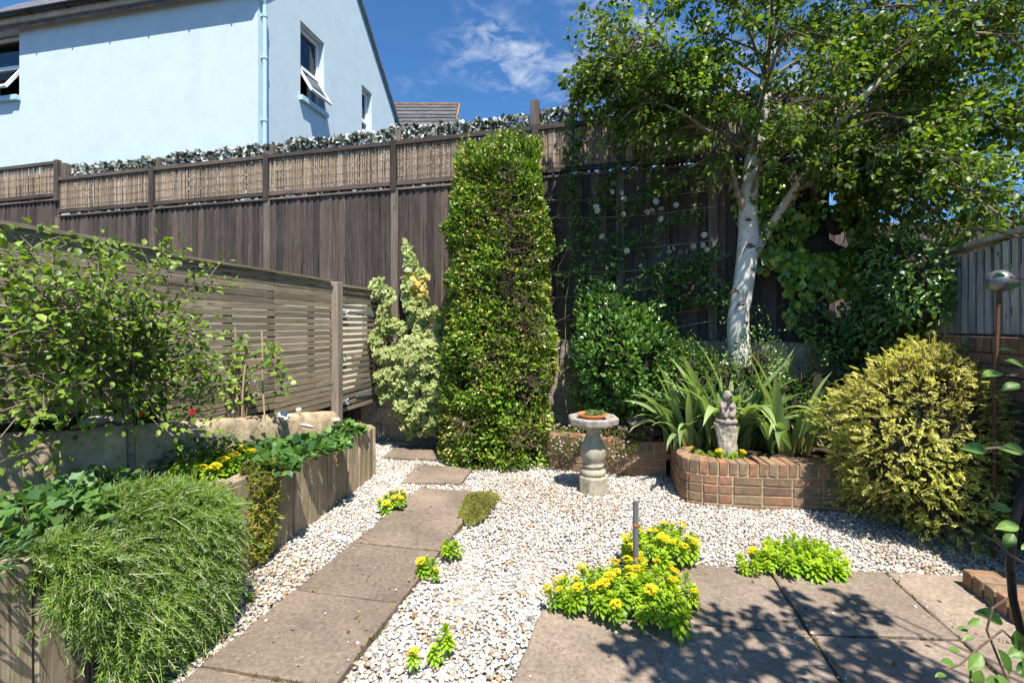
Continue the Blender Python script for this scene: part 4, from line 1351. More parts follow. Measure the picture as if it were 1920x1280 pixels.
def grotesque():
    b = px(1362, 846, 4.06); b.z = .325
    root = empty('carved_statue', b)
    m = MB()
    prof = [(.085, 0), (.09, .03), (.095, .08), (.092, .13), (.094, .2), (.100, .25), (.103, .285), (.085, .30)]
    vs = []
    S = 20
    for i, (r, z) in enumerate(prof):
        sh = .028 * (.5 - z / .3)
        for k in range(S):
            a = 2 * math.pi * k / S
            rr = r * (1 + .10 * math.cos(3 * a + 4 * z / .3) + .05 * math.cos(7 * a))
            vs.append((rr * math.cos(a) + sh, rr * .85 * math.sin(a), z))
    fs = [(i * S + k, i * S + (k + 1) % S, (i + 1) * S + (k + 1) % S, (i + 1) * S + k) for i in range(len(prof) - 1) for k in range(S)]
    fs += [tuple(range(S - 1, -1, -1)), tuple(range((len(prof) - 1) * S, len(prof) * S))]
    m.add(vs, fs)
    # carved creases of the knotted trunk, as raised ridges
    for j in range(7):
        a0 = -2.4 + j * .42
        m.tube([(.095 * math.cos(a0 + .25 * math.sin(t * 5 + j)), .082 * math.sin(a0 + .25 * math.sin(t * 5 + j)), .02 + .25 * t) for t in np.linspace(0, 1, 8)], .009, 6)
    remeshed('pedestal', m, M_STATUE, root, .008, .012)
    m = MB()
    m.lathe([(.085, .290), (.105, .296), (.108, .312), (.10, .322), (.06, .326)], 24)
    m.ell((.005, .01, .375), (.078, .07, .065))               # haunches
    m.ell((.01, .005, .43), (.062, .055, .06))                # back
    for sx in (-1, 1):
        m.tube([(sx * .05, -.02, .34), (sx * .052, -.058, .395), (sx * .03, -.068, .345)], [.026, .024, .02], 8)   # bent leg
        m.tube([(sx * .055, 0, .455), (sx * .062, -.045, .42), (sx * .012, -.066, .43)], [.022, .02, .016], 8)     # arm across the knees
    m.ell((.008, -.018, .505), (.040, .043, .046))            # head
    m.ell((.008, -.058, .497), (.012, .012, .012))            # nose
    m.ell((.008, -.05, .478), (.018, .014, .012))             # chin
    for sx in (-1, 1): m.ell((.008 + sx * .04, -.012, .505), (.008, .012, .016))
    m.ell((.008, -.005, .535), (.036, .038, .022))            # cap
    remeshed('crouching_figure', m, M_STATUE2, root, .006, .008, 1)
    root.scale = (.84, .84, 1.04)
    T(root, 'weathered carved stone statue of a crouching figure among the irises', 'statue')
grotesque()

def dark_figure():
    b = gp(812, 838); root = empty('dark_statue', b)
    m = MB()
    m.box((0, 0, .03), (.17, .15, .06)); m.ell((0, 0, .075), (.075, .07, .03))
    m.tube([(.01, 0, .07), (.03, -.01, .16), (.035, -.02, .24)], [.05, .042, .036], 10)       # shins and drapery
    m.tube([(-.02, .01, .07), (0, -.03, .17), (0, -.04, .25)], [.045, .04, .036], 10)
    m.tube([(0, -.03, .25), (-.01, -.02, .30), (.01, 0, .33)], [.062, .06, .05], 10)            # thighs and hips
    m.tube([(.01, 0, .32), (.015, 0, .38), (.005, 0, .43), (-.002, 0, .462)], [.045, .056, .06, .03], 10)   # torso
    m.tube([(-.055, 0, .43), (-.085, -.03, .37), (-.02, -.065, .345)], [.026, .022, .018], 8)
    m.tube([(.06, 0, .43), (.085, -.03, .37), (.02, -.065, .35)], [.026, .022, .018], 8)
    m.tube([(0, 0, .455), (-.005, -.005, .49)], [.024, .024], 8)
    m.ell((-.008, -.012, .525), (.04, .045, .05)); m.ell((-.008, -.055, .52), (.01, .012, .012))
    m.ell((-.005, .01, .55), (.042, .045, .034))
    remeshed('figure', m, M_DARKSTONE, root, .008, .014)
    T(root, 'small dark grey stone figure half hidden beside the tall hedge', 'statue')
dark_figure()

def ornament_ball():
    c = px(1873, 527, 3.0)
    root = empty('ball_stake', (c.x - .015, 3.0, 0))
    m = MB(); m.ell(c - root.location, (.068, .075, .069), Matrix.Rotation(.2, 3, 'Y'), 24, 16); m.obj('ball', M_BALL, root, smooth=True)
    m = MB(); m.tube([(-.02, 0, 0), (-.012, 0, 1.0), (.012, 0, 1.66)], .011, 8); m.obj('stake', M_RUST, root)
    T(root, 'pewter coloured ball on a rusty stake against the right wall', 'garden ornament')
ornament_ball()

b = px(1192, 1085, 2.75); b.z = 0
rod = empty('grey_pipe', b)
m = MB(); m.tube([(0, 0, 0), (0, 0, .445)], .0165, 16, True); m.obj('tube', M_PIPE, rod, smooth=False)
m = MB(); m.lathe([(.0172, .300), (.0195, .304), (.0195, .314), (.0172, .318)], 16); m.obj('rusty_ring', M_RING, rod)
T(rod, 'upright grey pipe with a rusty ring standing behind yellow stonecrop', 'pipe')

# things set out along the low concrete wall
def wall_top(d): return .945 - .134 * (d - 2.25)
def stone_obj(name, x, y, d, r, mat, label, cat, group=None, sq=.55):
    m = MB(); m.ell((0, 0, 0), (r, r * .75, r * sq), None, 16, 10)
    V = np.array(m.v); V *= (1 + .05 * sn(V, 14, int(x)))[:, None]; m.v = [tuple(v) for v in V]
    p = px(x, y, d)
    o = m.obj(name, mat, None, True, p, (0, random.uniform(-.15, .15), random.uniform(0, 3)))
    return T(o, label, cat, group)
stone_obj('beach_stone', 428, 772, 3.78, .085, M_BEACH, 'large grey beach stone on the low wall behind the canes', 'stone')
stone_obj('beach_stone', 405, 776, 3.70, .045, M_SHELL, 'small pale round stone beside the large beach stone', 'stone')
stone_obj('beach_stone', 222, 785, 2.86, .06, M_BEACH, 'grey white stone on the low wall beside the shrub trunk', 'stone')
stone_obj('beach_stone', 175, 790, 2.74, .085, M_BEACH, 'long blue grey stone on the low wall left of the shrub trunk', 'stone', sq=.35)
stone_obj('beach_stone', 631, 787, 4.72, .045, M_SHELL, 'small white stone on a timber end near the gate post', 'stone', sq=.4)
stone_obj('shell', 560, 768, 4.25, .024, M_SHELL, 'pale shell on the low wall above the strawberry leaves', 'shell', sq=.8)
def butterfly(x, y, d, label, r=.05):
    root = empty('shell_ornament', px(x, y, d))
    m = MB()
    S = 14
    vs = [(0, 0, 0)] + [((.6 + .4 * math.cos(2 * a)) * r * math.cos(a) * 1.1, r * .8 * math.sin(a), .025 * math.cos(3 * a) + .01 * random.uniform(-1, 1)) for a in np.linspace(0, 6.283, S, endpoint=False)]
    m.add(vs, [(0, 1 + k, 1 + (k + 1) % S) for k in range(S)])
    o = m.obj('white_valve', M_SHELL, root, True, rot=(R(55), .3, .4)); s = o.modifiers.new('s', 'SOLIDIFY'); s.thickness = .008
    m = MB(); m.ell((0, 0, -.03), (.03, .02, .02)); m.obj('hinge', M_SHELL, root, True)
    T(root, label, 'shell')
butterfly(533, 778, 3.95, 'white fan shaped shell among the strawberry leaves')
def disc(x, y, d, label):
    m = MB(); m.lathe([(.004, -.012), (.05, -.004), (.062, .004), (.05, .012), (.02, .018)], 20)
    o = m.obj('white_disc', M_SHELL, None, True, px(x, y, d), (R(-20), R(12), 0))
    T(o, label, 'shell')
disc(575, 799, 4.0, 'flat white scallop disc in the strawberry bed')

# ================================================================== plant helpers
def sprig_branch(m, p0, d0, length, rad, steps, bend, droop, g):
    pts = [Vector(p0)]; d = Vector(d0).normalized()
    for k in range(steps):
        d = (d + Vector((g.gauss(0, bend), g.gauss(0, bend), g.gauss(0, bend) - droop))).normalized()
        pts.append(pts[-1] + d * (length / steps))
    m.tube(pts, [max(rad * (1 - .75 * i / steps), .0012) for i in range(steps + 1)], 5 if rad > .006 else 4, False)
    return pts

def ellipsoid_shell(n, c, r, power=.35):
    u = rnd(n); t = rng.uniform(0, 1, n) ** power
    P = np.array(c) + u * np.array(r) * t[:, None]
    return P, u, t

def shrub(name, c, r, n, ln, wd, cols, w, label, mat=None, shape='oval', zmin=0, up=.6, noise_k=3.0, amp=.22, core=.62, stems=8, base=None, group=None, seed=1, cat='shrub', gap=-.9):
    root = empty(name, (c[0], c[1], zmin if base is None else base))
    L = np.array(root.location)
    u = rnd(n); t = rng.uniform(0, 1, n) ** .38
    disp = 1 + amp * sn(u, noise_k, seed)
    P = np.array(c) + u * np.array(r) * (t * disp)[:, None]
    clump = sn(P, 7.0 / max(r), seed + 5)
    keep = (P[:, 2] > zmin) & (clump > gap - .2)
    keep &= ~((t > .75) & (sn(P, 12 / max(r), seed + 9) < -.75))
    P, u = P[keep], u[keep]; n = len(P)
    nr = u * .7 + np.array([0, 0, up]) + rnd(n) * .55
    ax = u * .8 + rnd(n) * .7 + np.array([0, 0, .15])
    s = rng.uniform(.7, 1.25, n)
    C = pal(n, cols, w, .16, P, 8 / max(r), seed + 2, .14)
    leaf_obj('foliage', leaf_arrays(P - L, ax, nr, ln * s, wd * s, shape, C), mat or M_LEAF, root)
    m = MB(); g = random.Random(seed)
    for k in range(stems * 3):
        q = Vector(rnd(1)[0]); q.z = abs(q.z) * .9
        tip = Vector(c) + Vector((q.x * r[0], q.y * r[1], q.z * r[2])) * .85
        b0 = Vector((c[0] + g.gauss(0, .05), c[1] + g.gauss(0, .05), zmin if base is None else base))
        mid = b0.lerp(tip, .5) + Vector((g.gauss(0, .04), g.gauss(0, .04), .05))
        m.tube([b0 - Vector(L), mid - Vector(L), tip - Vector(L)], [.012, .007, .003], 5, False)
    m.obj('stems', M_TWIG, root)
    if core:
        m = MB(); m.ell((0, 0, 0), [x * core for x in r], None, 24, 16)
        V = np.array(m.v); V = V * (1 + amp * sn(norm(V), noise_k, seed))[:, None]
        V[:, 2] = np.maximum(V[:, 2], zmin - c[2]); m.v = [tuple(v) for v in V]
        m.obj('shaded_core', M_CORE, root, True, Vector(c) - Vector(L))
    T(root, label, cat, group)
    return root

# ================================================================== tall clipped hedge pillar
def hedge():
    root = empty('clipped_hedge', (-.14, 5.28, 0))
    L = np.array(root.location)
    def body(a, z):        # a angle, z height 0..1 -> xy radius of a rounded box, tapering
        w = .575 * (1 - .17 * z) * (1 if z < .93 else math.sqrt(max(0, 1 - ((z - .93) / .085) ** 2)))
        d = .50 * (1 - .22 * z) * (1 if z < .93 else math.sqrt(max(0, 1 - ((z - .93) / .085) ** 2)))
        k = (abs(math.cos(a)) ** 3.2 + abs(math.sin(a)) ** 3.2) ** (-1 / 3.2)
        return w * k * math.cos(a), d * k * math.sin(a)
    HT = 3.34
    n = 40000
    A = rng.uniform(0, 2 * math.pi, n)
    A = np.where(rng.uniform(size=n) < .5, rng.uniform(-math.pi, 0, n), A)     # more on the side we walk past
    Z = rng.uniform(.005, 1.0, n)
    P = np.zeros((n, 3)); U = np.zeros((n, 3))
    for i in range(n):
        x, y = body(A[i], min(Z[i], .985)); P[i] = (x, y, Z[i] * HT)
        U[i] = (math.copysign(abs(math.cos(A[i])) ** 1.4, math.cos(A[i])), math.copysign(abs(math.sin(A[i])) ** 1.4, math.sin(A[i])), .15 + (2.5 if Z[i] > .94 else 0))
    # top cap
    nt_ = 2600
    r = np.sqrt(rng.uniform(0, 1, nt_)); a = rng.uniform(0, 6.283, nt_)
    Pt = np.array([(*[q * rr * .98 for q in body(aa, .93)], HT * (.985 + .035 * random.random())) for rr, aa in zip(r, a)])
    P = np.r_[P, Pt]; U = np.r_[U, np.tile([0, 0, 1.], (nt_, 1))]
    n = len(P); U = norm(U)
    W = P + L
    dn = .035 * sn(W, 5, 51) + .025 * sn(W, 13, 52)
    # slimmer top left, ragged skyline
    P = P + U * dn[:, None] - U * (rng.uniform(0, 1, n) ** 1.6 * .13)[:, None]
    P[:, 2] += np.where(P[:, 2] > HT * .95, .05 * sn(W, 9, 53), 0)
    # thin, twiggy patches on the front
    patches = [((.05, -.45, 2.55), .20), ((.20, -.45, 2.2), .24), ((.12, -.45, 1.85), .22), ((.28, -.45, 1.45), .20), ((-.05, -.48, 1.1), .13), ((.3, -.5, .9), .16), ((.1, -.4, 2.95), .1), ((-.3, -.5, .45), .1), ((.25, -.5, .3), .12)]
    thin = np.zeros(n)
    for c, rad in patches:
        thin = np.maximum(thin, np.clip(1.25 - np.linalg.norm((P - np.array(c)) * (1, .8, .8), axis=1) / rad, 0, 1))
    thin = np.maximum(thin, np.clip((sn(W, 6, 58) - 1.15) * 1.2, 0, .9))
    keep = rng.uniform(size=n) > thin * .93
    P, U, W = P[keep], U[keep], W[keep]; n = len(P)
    yel = np.clip(sn(W, 5, 60) * .10 + .10, 0.015, .45)
    C = pal(n, [(.125,.225,.02), (.19,.30,.028), (.27,.39,.05), (.08,.145,.015)], [.32, .34, .2, .14], .18, W, 6, 61, .15)
    ym = rng.uniform(size=n) < yel
    C[ym] = pal(int(ym.sum()), [(.42,.38,.05), (.34,.36,.08), (.5,.45,.14)], None, .12)
    br = rng.uniform(size=n) < .045 + .05 * np.clip(sn(W, 4, 63), 0, 1.5)
    C[br] = pal(int(br.sum()), [(.24,.15,.05), (.32,.24,.07), (.17,.10,.04)], None, .2)
    ax = U * .75 + rnd(n) * .75 + np.array([0, 0, .25])
    nr = U * .6 + rnd(n) * .6 + np.array([0, 0, .55])
    s = rng.uniform(.55, 1.4, n)
    leaf_obj('foliage', leaf_arrays(P, ax, nr, .048 * s, .0225 * s, 'oval', C), M_GLOSSY, root)
    m = MB(); g = random.Random(5)
    for c, rad in patches:
        for k in range(int(70 * rad / .15)):
            p = Vector(c) + Vector((g.gauss(0, rad * .6), g.uniform(.0, .15), g.gauss(0, rad * .7)))
            d = Vector((g.gauss(0, .7), -.6, g.gauss(.4, .6))).normalized()
            m.tube([p, p + d * .07 + Vector((g.gauss(0, .012), 0, g.gauss(0, .012))), p + d * g.uniform(.12, .2)], [.0035, .003, .0016], 4, False)
    m.tube([(0, 0, 0), (.02, 0, 1.5), (0, 0, 3.1)], [.05, .04, .02], 8)
    m.obj('twigs', M_TWIG, root)
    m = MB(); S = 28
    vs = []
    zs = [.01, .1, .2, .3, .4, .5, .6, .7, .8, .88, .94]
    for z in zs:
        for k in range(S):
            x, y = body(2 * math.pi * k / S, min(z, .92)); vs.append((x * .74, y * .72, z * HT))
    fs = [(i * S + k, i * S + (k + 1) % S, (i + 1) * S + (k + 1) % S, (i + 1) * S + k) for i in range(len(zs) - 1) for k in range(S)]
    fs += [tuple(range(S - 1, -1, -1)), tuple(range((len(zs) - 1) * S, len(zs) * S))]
    m.add(vs, fs); m.obj('shaded_core', M_CORE, root, True)
    T(root, 'tall clipped evergreen hedge pillar with yellow flecked leaves', 'hedge')
hedge()

# ================================================================== silver birch
def birch():
    base = px(1388, 720, 4.86); base.z = .3
    root = empty('birch_tree', base)
    Lc = Vector(root.location)
    g = random.Random(21)
    def q(x, y, d): return px(x, y, d) - Lc
    trunk_pts = [Vector((0, 0, 0)), q(1386, 660, 4.86), q(1384, 600, 4.86), q(1396, 520, 4.86), q(1403, 450, 4.86), q(1403, 380, 4.86), q(1412, 300, 4.87), q(1428, 220, 4.88), q(1437, 150, 4.88), q(1446, 70, 4.9), q(1450, -30, 4.9), q(1470, -160, 4.85), q(1480, -330, 4.9), q(1490, -520, 4.9)]
    trunk_rad = [.128, .112, .102, .098, .10, .085, .078, .066, .058, .05, .042, .032, .02, .008]
    # smooth the spine
    def spline(P, Rr, k=4):
        oP, oR = [], []
        for i in range(len(P) - 1):
            p0, p1, p2, p3 = P[max(i - 1, 0)], P[i], P[i + 1], P[min(i + 2, len(P) - 1)]
            for j in range(k):
                t = j / k
                oP.append(.5 * ((2 * p1) + (p2 - p0) * t + (2 * p0 - 5 * p1 + 4 * p2 - p3) * t * t + (3 * p1 - p0 - 3 * p2 + p3) * t ** 3)); oR.append(Rr[i] * (1 - t) + Rr[i + 1] * t)
        return oP + [P[-1]], oR + [Rr[-1]]
    m = MB(); m.cc = (1, 1, 1)
    tp, tr_ = spline(trunk_pts, trunk_rad); m.tube(tp, tr_, 20)
    # upper trunk darker and twiggier
    V = np.array(m.v); cz = np.clip((V[:, 2] - 2.0) / 2.2, 0, 1); m.c = [tuple(np.array([1, .97, .92]) * (1 - .35 * z)) for z in cz]
    m.cc = (.8, .72, .64)
    limb = [q(1412, 478, 4.86), q(1435, 440, 4.86), q(1470, 385, 4.74), q(1510, 325, 4.62), q(1560, 250, 4.45), q(1620, 180, 4.2), q(1700, 110, 4.1), q(1800, 30, 4.0), q(1900, -60, 3.9)]
    lp, lr = spline(limb, [.06, .047, .040, .037, .033, .029, .026, .018, .008]); m.tube(lp, lr, 14)
    stub = [q(1402, 412, 4.87), q(1384, 365, 4.80), q(1374, 320, 4.76), q(1350, 270, 4.7), q(1300, 225, 4.6), q(1230, 190, 4.7), q(1150, 165, 4.8)]
    m.cc = (.5, .36, .28)
    sp, sr = spline(stub, [.04, .028, .024, .02, .015, .010, .005]); m.tube(sp, sr, 10)
    # swollen knots and branch scars
    for (x, y, r, a) in ((1403, 412, .028, 0), (1408, 462, .042, 0), (1393, 570, .04, 0), (1377, 545, .028, .5), (1416, 382, .03, 0), (1412, 505, .02, 0), (1398, 605, .025, 0)):
        d = 4.86 - .090; m.cc = (.30, .22, .17)
        p = q(x, y, d); m.ell(p, (r * 1.25, .012, r * .62), None, 12, 8); m.cc = (.09, .065, .05); m.ell(p - Vector((0, .006, 0)), (r * .55, .011, r * .3), None, 10, 6)
    m.cc = (.07, .055, .045)
    for (x, y, s) in ((1408, 462, 1), (1393, 570, 1), (1377, 547, .8), (1425, 470, .9)):
        for sx in (-1, 1):
            pts = [q(x + sx * 16 * s * t, y - 6 + 22 * s * t * t, 4.86 - .099 + .03 * t * t) for t in np.linspace(0, 1, 6)]
            m.tube(pts, [.005, .005, .004, .004, .003, .001], 4, False)
    m.obj('trunk', M_BIRCH, root, True)
    # limbs through the crown
    mb = MB(); mb.cc = (.21, .16, .125)
    limbs = []
    def limb_to(P, r0):
        pp, rr = spline(P, list(np.linspace(r0, .005, len(P))), 5)
        mb.tube(pp, rr, 7, False); limbs.append(pp)
    def mid(a, b_, up, jx=.12):
        return a.lerp(b_, .5) + Vector((g.gauss(0, jx), g.gauss(0, jx), up))
    tipsL = [(1130, 40, 4.9), (1110, 130, 4.8), (1095, 175, 4.9), (1160, 230, 4.7), (1220, 290, 4.8), (1190, 110, 4.6), (1250, 20, 4.6), (1150, -60, 5.0), (1230, -140, 4.9), (1330, -90, 4.7),
             (1300, 310, 4.6), (1330, 190, 4.5), (1260, 200, 5.0), (1340, 60, 4.5), (1250, 90, 5.0), (1180, -200, 4.8), (1180, 170, 5.0), (1160, 90, 5.1), (1230, 240, 5.0), (1290, 130, 4.7)]
    tipsR = [(1560, 130, 3.9), (1640, 60, 4.9), (1680, 220, 3.8), (1760, 150, 4.5), (1780, 300, 3.6), (1850, 230, 4.0), (1900, 330, 3.7), (1870, 60, 4.2), (1720, 380, 3.9), (1650, 330, 4.3), (1960, 150, 4.0), (2020, 260, 3.8),
             (1560, 300, 4.2), (1600, 20, 4.2), (1720, -60, 4.4), (1830, 400, 3.9), (1900, 420, 3.4), (1960, -60, 4.2), (1560, -120, 4.0), (1500, 190, 3.8), (1480, 60, 3.7), (1430, -60, 3.9), (1850, -100, 3.7),
             (1640, 390, 4.6), (1780, 40, 3.6), (1690, 130, 5.2), (1800, 220, 5.4), (1900, 130, 5.2), (1550, 60, 5.3), (2050, 60, 4.6), (2060, 330, 4.2), (1680, 300, 4.0), (1740, 250, 4.2), (1810, 340, 4.0), (1870, 380, 3.7), (1760, 400, 4.2), (1600, 240, 4.4), (1930, 270, 4.1), (1690, 400, 4.2), (1640, 180, 5.6), (1740, 280, 5.8), (1850, 340, 5.6), (1940, 220, 5.8), (1560, 220, 5.4), (1880, 430, 4.6), (1790, 440, 4.8), (1960, 420, 4.2), (1600, 120, 5.0), (1760, 90, 5.2), (1500, 250, 4.5), (1480, 300, 4.4), (1700, 330, 5.0)]
    for (x, y, d) in tipsL + tipsR:
        t = q(x, y, d)
        # leave the trunk or the big limb below the tip
        srcs = tp[18:44] + (lp[10:] if x > 1500 else []) + (sp[10:] if x < 1380 else [])
        if y > 270:      # low boughs hang from higher limbs
            srcs = [s for s in srcs + (lp[10:] if x > 1450 else []) if s.z > t.z + .15] or [tp[30]]
        else:
            srcs = [s for s in srcs if s.z < t.z + .1 + .25 * (s - t).length] or [tp[24]]
        s = min(srcs, key=lambda p: (p - t).length + abs((t.z - p.z) - .45 * (p - t).length) * 1.2)
        ln = (s - t).length
        limb_to([s, s.lerp(t, .33) + Vector((g.gauss(0, .05), g.gauss(0, .05), .16 * ln)), s.lerp(t, .68) + Vector((g.gauss(0, .06), g.gauss(0, .06), .17 * ln)), t], .008 + .011 * ln)
    for k in range(26):        # top of the tree, above the picture
        h = g.uniform(3.6, 6.6); a = g.uniform(0, 6.283)
        s = min(tp, key=lambda p: abs(p.z - h + .8))
        r = 2.1 * (1 - (h - 3.2) / 4.2) + .3
        t = Vector((s.x + math.cos(a) * r + .35, s.y + .25 + math.sin(a) * r * .6, h))
        limb_to([s, s.lerp(t, .5) + Vector((0, 0, .25)), t], .02)
    # side twigs with leaves
    LP, LA, LN = [], [], []
    tw = MB(); tw.cc = (.12, .085, .06)
    def twig(p, d, ln):
        n = max(4, int(ln / .085)); pts = [p]; dd = d.normalized()
        for k in range(n):
            dd = (dd + Vector((g.gauss(0, .13), g.gauss(0, .13), g.gauss(-.09, .10)))).normalized()
            pts.append(pts[-1] + dd * (ln / n))
        tw.tube(pts, [.004 - .003 * i / n for i in range(n + 1)], 3, False)
        for k in range(1, n + 1):
            for _ in range(4 if k < n else 5):
                dv = Vector(rnd(1)[0]); pp = pts[k] + dv * .022
                ax = (dd * .45 + dv * .75 + Vector((0, 0, -.35)))
                LP.append(pp); LA.append(ax); LN.append(Vector((g.gauss(.1, .5), g.gauss(-.25, .5), .85)))
    for pp in limbs + [lp[16:], sp[10:]]:
        L = sum((pp[i + 1] - pp[i]).length for i in range(len(pp) - 1))
        ntw = int(L * 20) + 5
        for k in range(ntw):
            f = .22 + .78 * (k + g.random()) / ntw
            i = min(int(f * (len(pp) - 1)), len(pp) - 2)
            t = (pp[i + 1] - pp[i]).normalized()
            side = Vector(rnd(1)[0]); side = (side - t * side.dot(t)).normalized()
            d = t * .6 + side * .8 + Vector((0, 0, .1))
            twig(pp[i].lerp(pp[i + 1], f * (len(pp) - 1) - i), d, g.uniform(.22, .52))
        twig(pp[-1], pp[-1] - pp[-2], .4)
    LP = np.array([v[:] for v in LP]); LA = np.array([v[:] for v in LA]); LN = np.array([v[:] for v in LN])
    # keep the sky clear left of the crown's edge
    W = LP + np.array(Lc)
    sx = 960 + F * W[:, 0] / W[:, 1]; sy = HZ - F * (W[:, 2] - H) / W[:, 1]
    keep = sx > 1075 + 15 * sn(W, 6, 77)
    # gaps between the sprays
    keep &= sn(W, 4.2, 70) > -1.25
    LP, LA, LN, W = LP[keep], LA[keep], LN[keep], W[keep]
    n = len(LP)
    C = pal(n, [(.07,.125,.02), (.105,.172,.026), (.15,.22,.034), (.24,.30,.05)], [.36, .36, .2, .08], .2, W, 3, 71, .12)
    s = rng.uniform(.7, 1.25, n)
    leaf_obj('crown', leaf_arrays(LP, LA, LN, .054 * s, .040 * s, 'oval', C), M_BIRCHLEAF, root)
    mb.obj('limbs', M_TWIGATTR, root, True)
    tw.obj('twigs', M_TWIGATTR, root, kind='stuff')
    print('birch leaves', n)
    T(root, 'white trunked silver birch with spreading leafy crown', 'tree')
M_TWIGATTR = mat_attr('twig_bark', .85, .2)
M_BIRCHLEAF = mat_leaf('birch_leaf', .42, .4, .42)
birch()

# ================================================================== shrubs of the back bed
shrub('evergreen_shrub', (1.16, 4.96, .98), (.62, .36, .66), 9000, .060, .037, [(.07,.155,.028), (.105,.215,.036), (.155,.29,.055)], [.35, .4, .25], 'rounded dark green evergreen shrub behind the bird bath', M_GLOSSY, zmin=.34, seed=11, amp=.16)
shrub('evergreen_shrub', (1.02, 5.05, 1.55), (.22, .2, .36), 1100, .062, .038, [(.05,.12,.03), (.08,.16,.05)], None, 'upper shoots of evergreen shrub against the dark fence', M_GLOSSY, zmin=1.0, seed=12, amp=.25, base=.35, core=.3)
shrub('box_shrub', (1.84, 4.72, .86), (.52, .22, .48), 7600, .030, .019, [(.07,.135,.024), (.11,.195,.034), (.165,.26,.05)], None, 'small leaved box shrub at the foot of the birch', M_GLOSSY, zmin=.34, seed=13, amp=.25)
shrub('box_shrub', (2.32, 4.55, .95), (.26, .2, .42), 2600, .028, .018, [(.06,.13,.025), (.10,.19,.04), (.16,.25,.06)], None, 'loose bright shoots of box in front of the birch trunk', M_GLOSSY, zmin=.34, seed=14, amp=.3, core=.35, gap=-.5)
shrub('evergreen_shrub', (1.62, 5.0, .95), (.45, .25, .55), 4200, .05, .03, [(.045,.105,.024), (.07,.15,.03), (.11,.21,.05)], None, 'dark evergreen shrub filling the bed left of the birch', M_GLOSSY, zmin=.34, seed=16, amp=.2)
shrub('low_shrub', (2.72, 4.55, .66), (.34, .22, .46), 3400, .034, .02, [(.045,.10,.022), (.08,.15,.035)], None, 'small dark shrub between the irises and the golden bush', M_GLOSSY, zmin=.34, seed=15, amp=.25)

# irises: every sword leaf is a part
def strap_mesh(name, ln, wd, bend, twist, seed):
    g = random.Random(seed); n = 9; V = []; Fc = []; C = []
    a = .0; x = z = 0.0
    base = R(86)
    for i in range(n + 1):
        t = i / n
        ang = base - bend * t ** 1.6
        if i: x += math.cos(ang) * ln / n; z += math.sin(ang) * ln / n
        w = wd * (min(1, .55 + t * 1.6) if t < .5 else 1) * (1 - max(0, (t - .55) / .45) ** 1.7)
        tw = twist * t
        for k, s in enumerate((-1, 0, 1)):
            V.append((x - .15 * w * abs(s) * math.sin(ang), s * w / 2 * math.cos(tw), z + s * w / 2 * math.sin(tw) * .5 + .12 * w * abs(s)))
            C.append((.19 + .10 * t, .275 + .10 * t, .145 + .05 * t) if t > .12 else (.30, .27, .12))
    for i in range(n):
        for k in range(2):
            a0 = i * 3 + k; Fc.append((a0, a0 + 1, a0 + 4, a0 + 3))
    return np_mesh(name, V, Fc, C, True)
def mat_strap():
    m = mat_leaf('iris_leaf', .42, .4, .3)
    nt = m.node_tree; b = [x for x in nt.nodes if x.type == 'BSDF_PRINCIPLED'][0]
    at = [x for x in nt.nodes if x.type == 'ATTRIBUTE'][0]
    c = mixc(nt, 1.0, at.outputs['Color'], ramp(nt, objrand(nt), [(0, (.62,.72,.66)), (.5, (.95,.98,.75)), (1, (1.25,1.22,.85))]), 'MULTIPLY')
    nt.links.new(c, b.inputs['Base Color'])
    return m
M_IRIS = mat_strap()
straps = [strap_mesh('leaf_mesh', ln, wd, bd, tw, k) for k, (ln, wd, bd, tw) in enumerate([(.55,.052,.35,.3), (.60,.058,.9,.5), (.50,.050,1.6,.6), (.62,.056,2.1,-.5), (.48,.048,.2,-.2), (.45,.054,2.4,.8), (.58,.060,1.2,-.6), (.64,.052,.5,.2)])]
def iris_clump(cx, cy, rx, ry, n, label, seed, sc=1.0):
    root = empty('iris_clump', (cx, cy, .32)); g = random.Random(seed)
    for k in range(n):
        a = g.uniform(0, 6.283); r = math.sqrt(g.random())
        x, y = rx * r * math.cos(a), ry * r * math.sin(a)
        outw = math.atan2(y * 1.2 + .04, x) + g.gauss(0, .5)
        j = g.choice([0, 4, 7, 1, 6]) if r < .55 else g.choice([1, 2, 3, 5, 6, 0, 7])
        o = mk('leaf', straps[j], M_IRIS, root, (x, y, 0), (g.gauss(0, .12), g.uniform(-.05, .28) * (1 if r > .4 else .4), outw))
        s = 1.34 * sc * g.uniform(.65, 1.15); o.scale = (s, s * g.uniform(.85, 1.15), s)
    T(root, label, 'plant', 'irises in the brick planter')
iris_clump(1.62, 4.46, .20, .12, 54, 'left clump of sword leaved irises spilling over the planter', 1)
iris_clump(2.08, 4.46, .30, .10, 84, 'tall irises right of the carved statue, in front of the birch trunk', 2, 1.08)
iris_clump(2.46, 4.32, .20, .2, 58, 'right clump of irises leaning towards the golden bush', 3, 1.05)
iris_clump(1.90, 4.40, .24, .08, 66, 'dense knot of irises directly behind the carved statue', 4, 1.0)
for k, (x, y, z, rz_, j, s) in enumerate([(1.50, 4.42, .36, -1.9, 5, .9), (1.55, 4.3, .36, -2.3, 3, .8)]):
    root = bpy.data.objects['iris_clump']
    o = mk('leaf', straps[j], M_IRIS, root, Vector((x, y, z)) - root.location, (0, .5, rz_)); o.scale = (s, s, s)

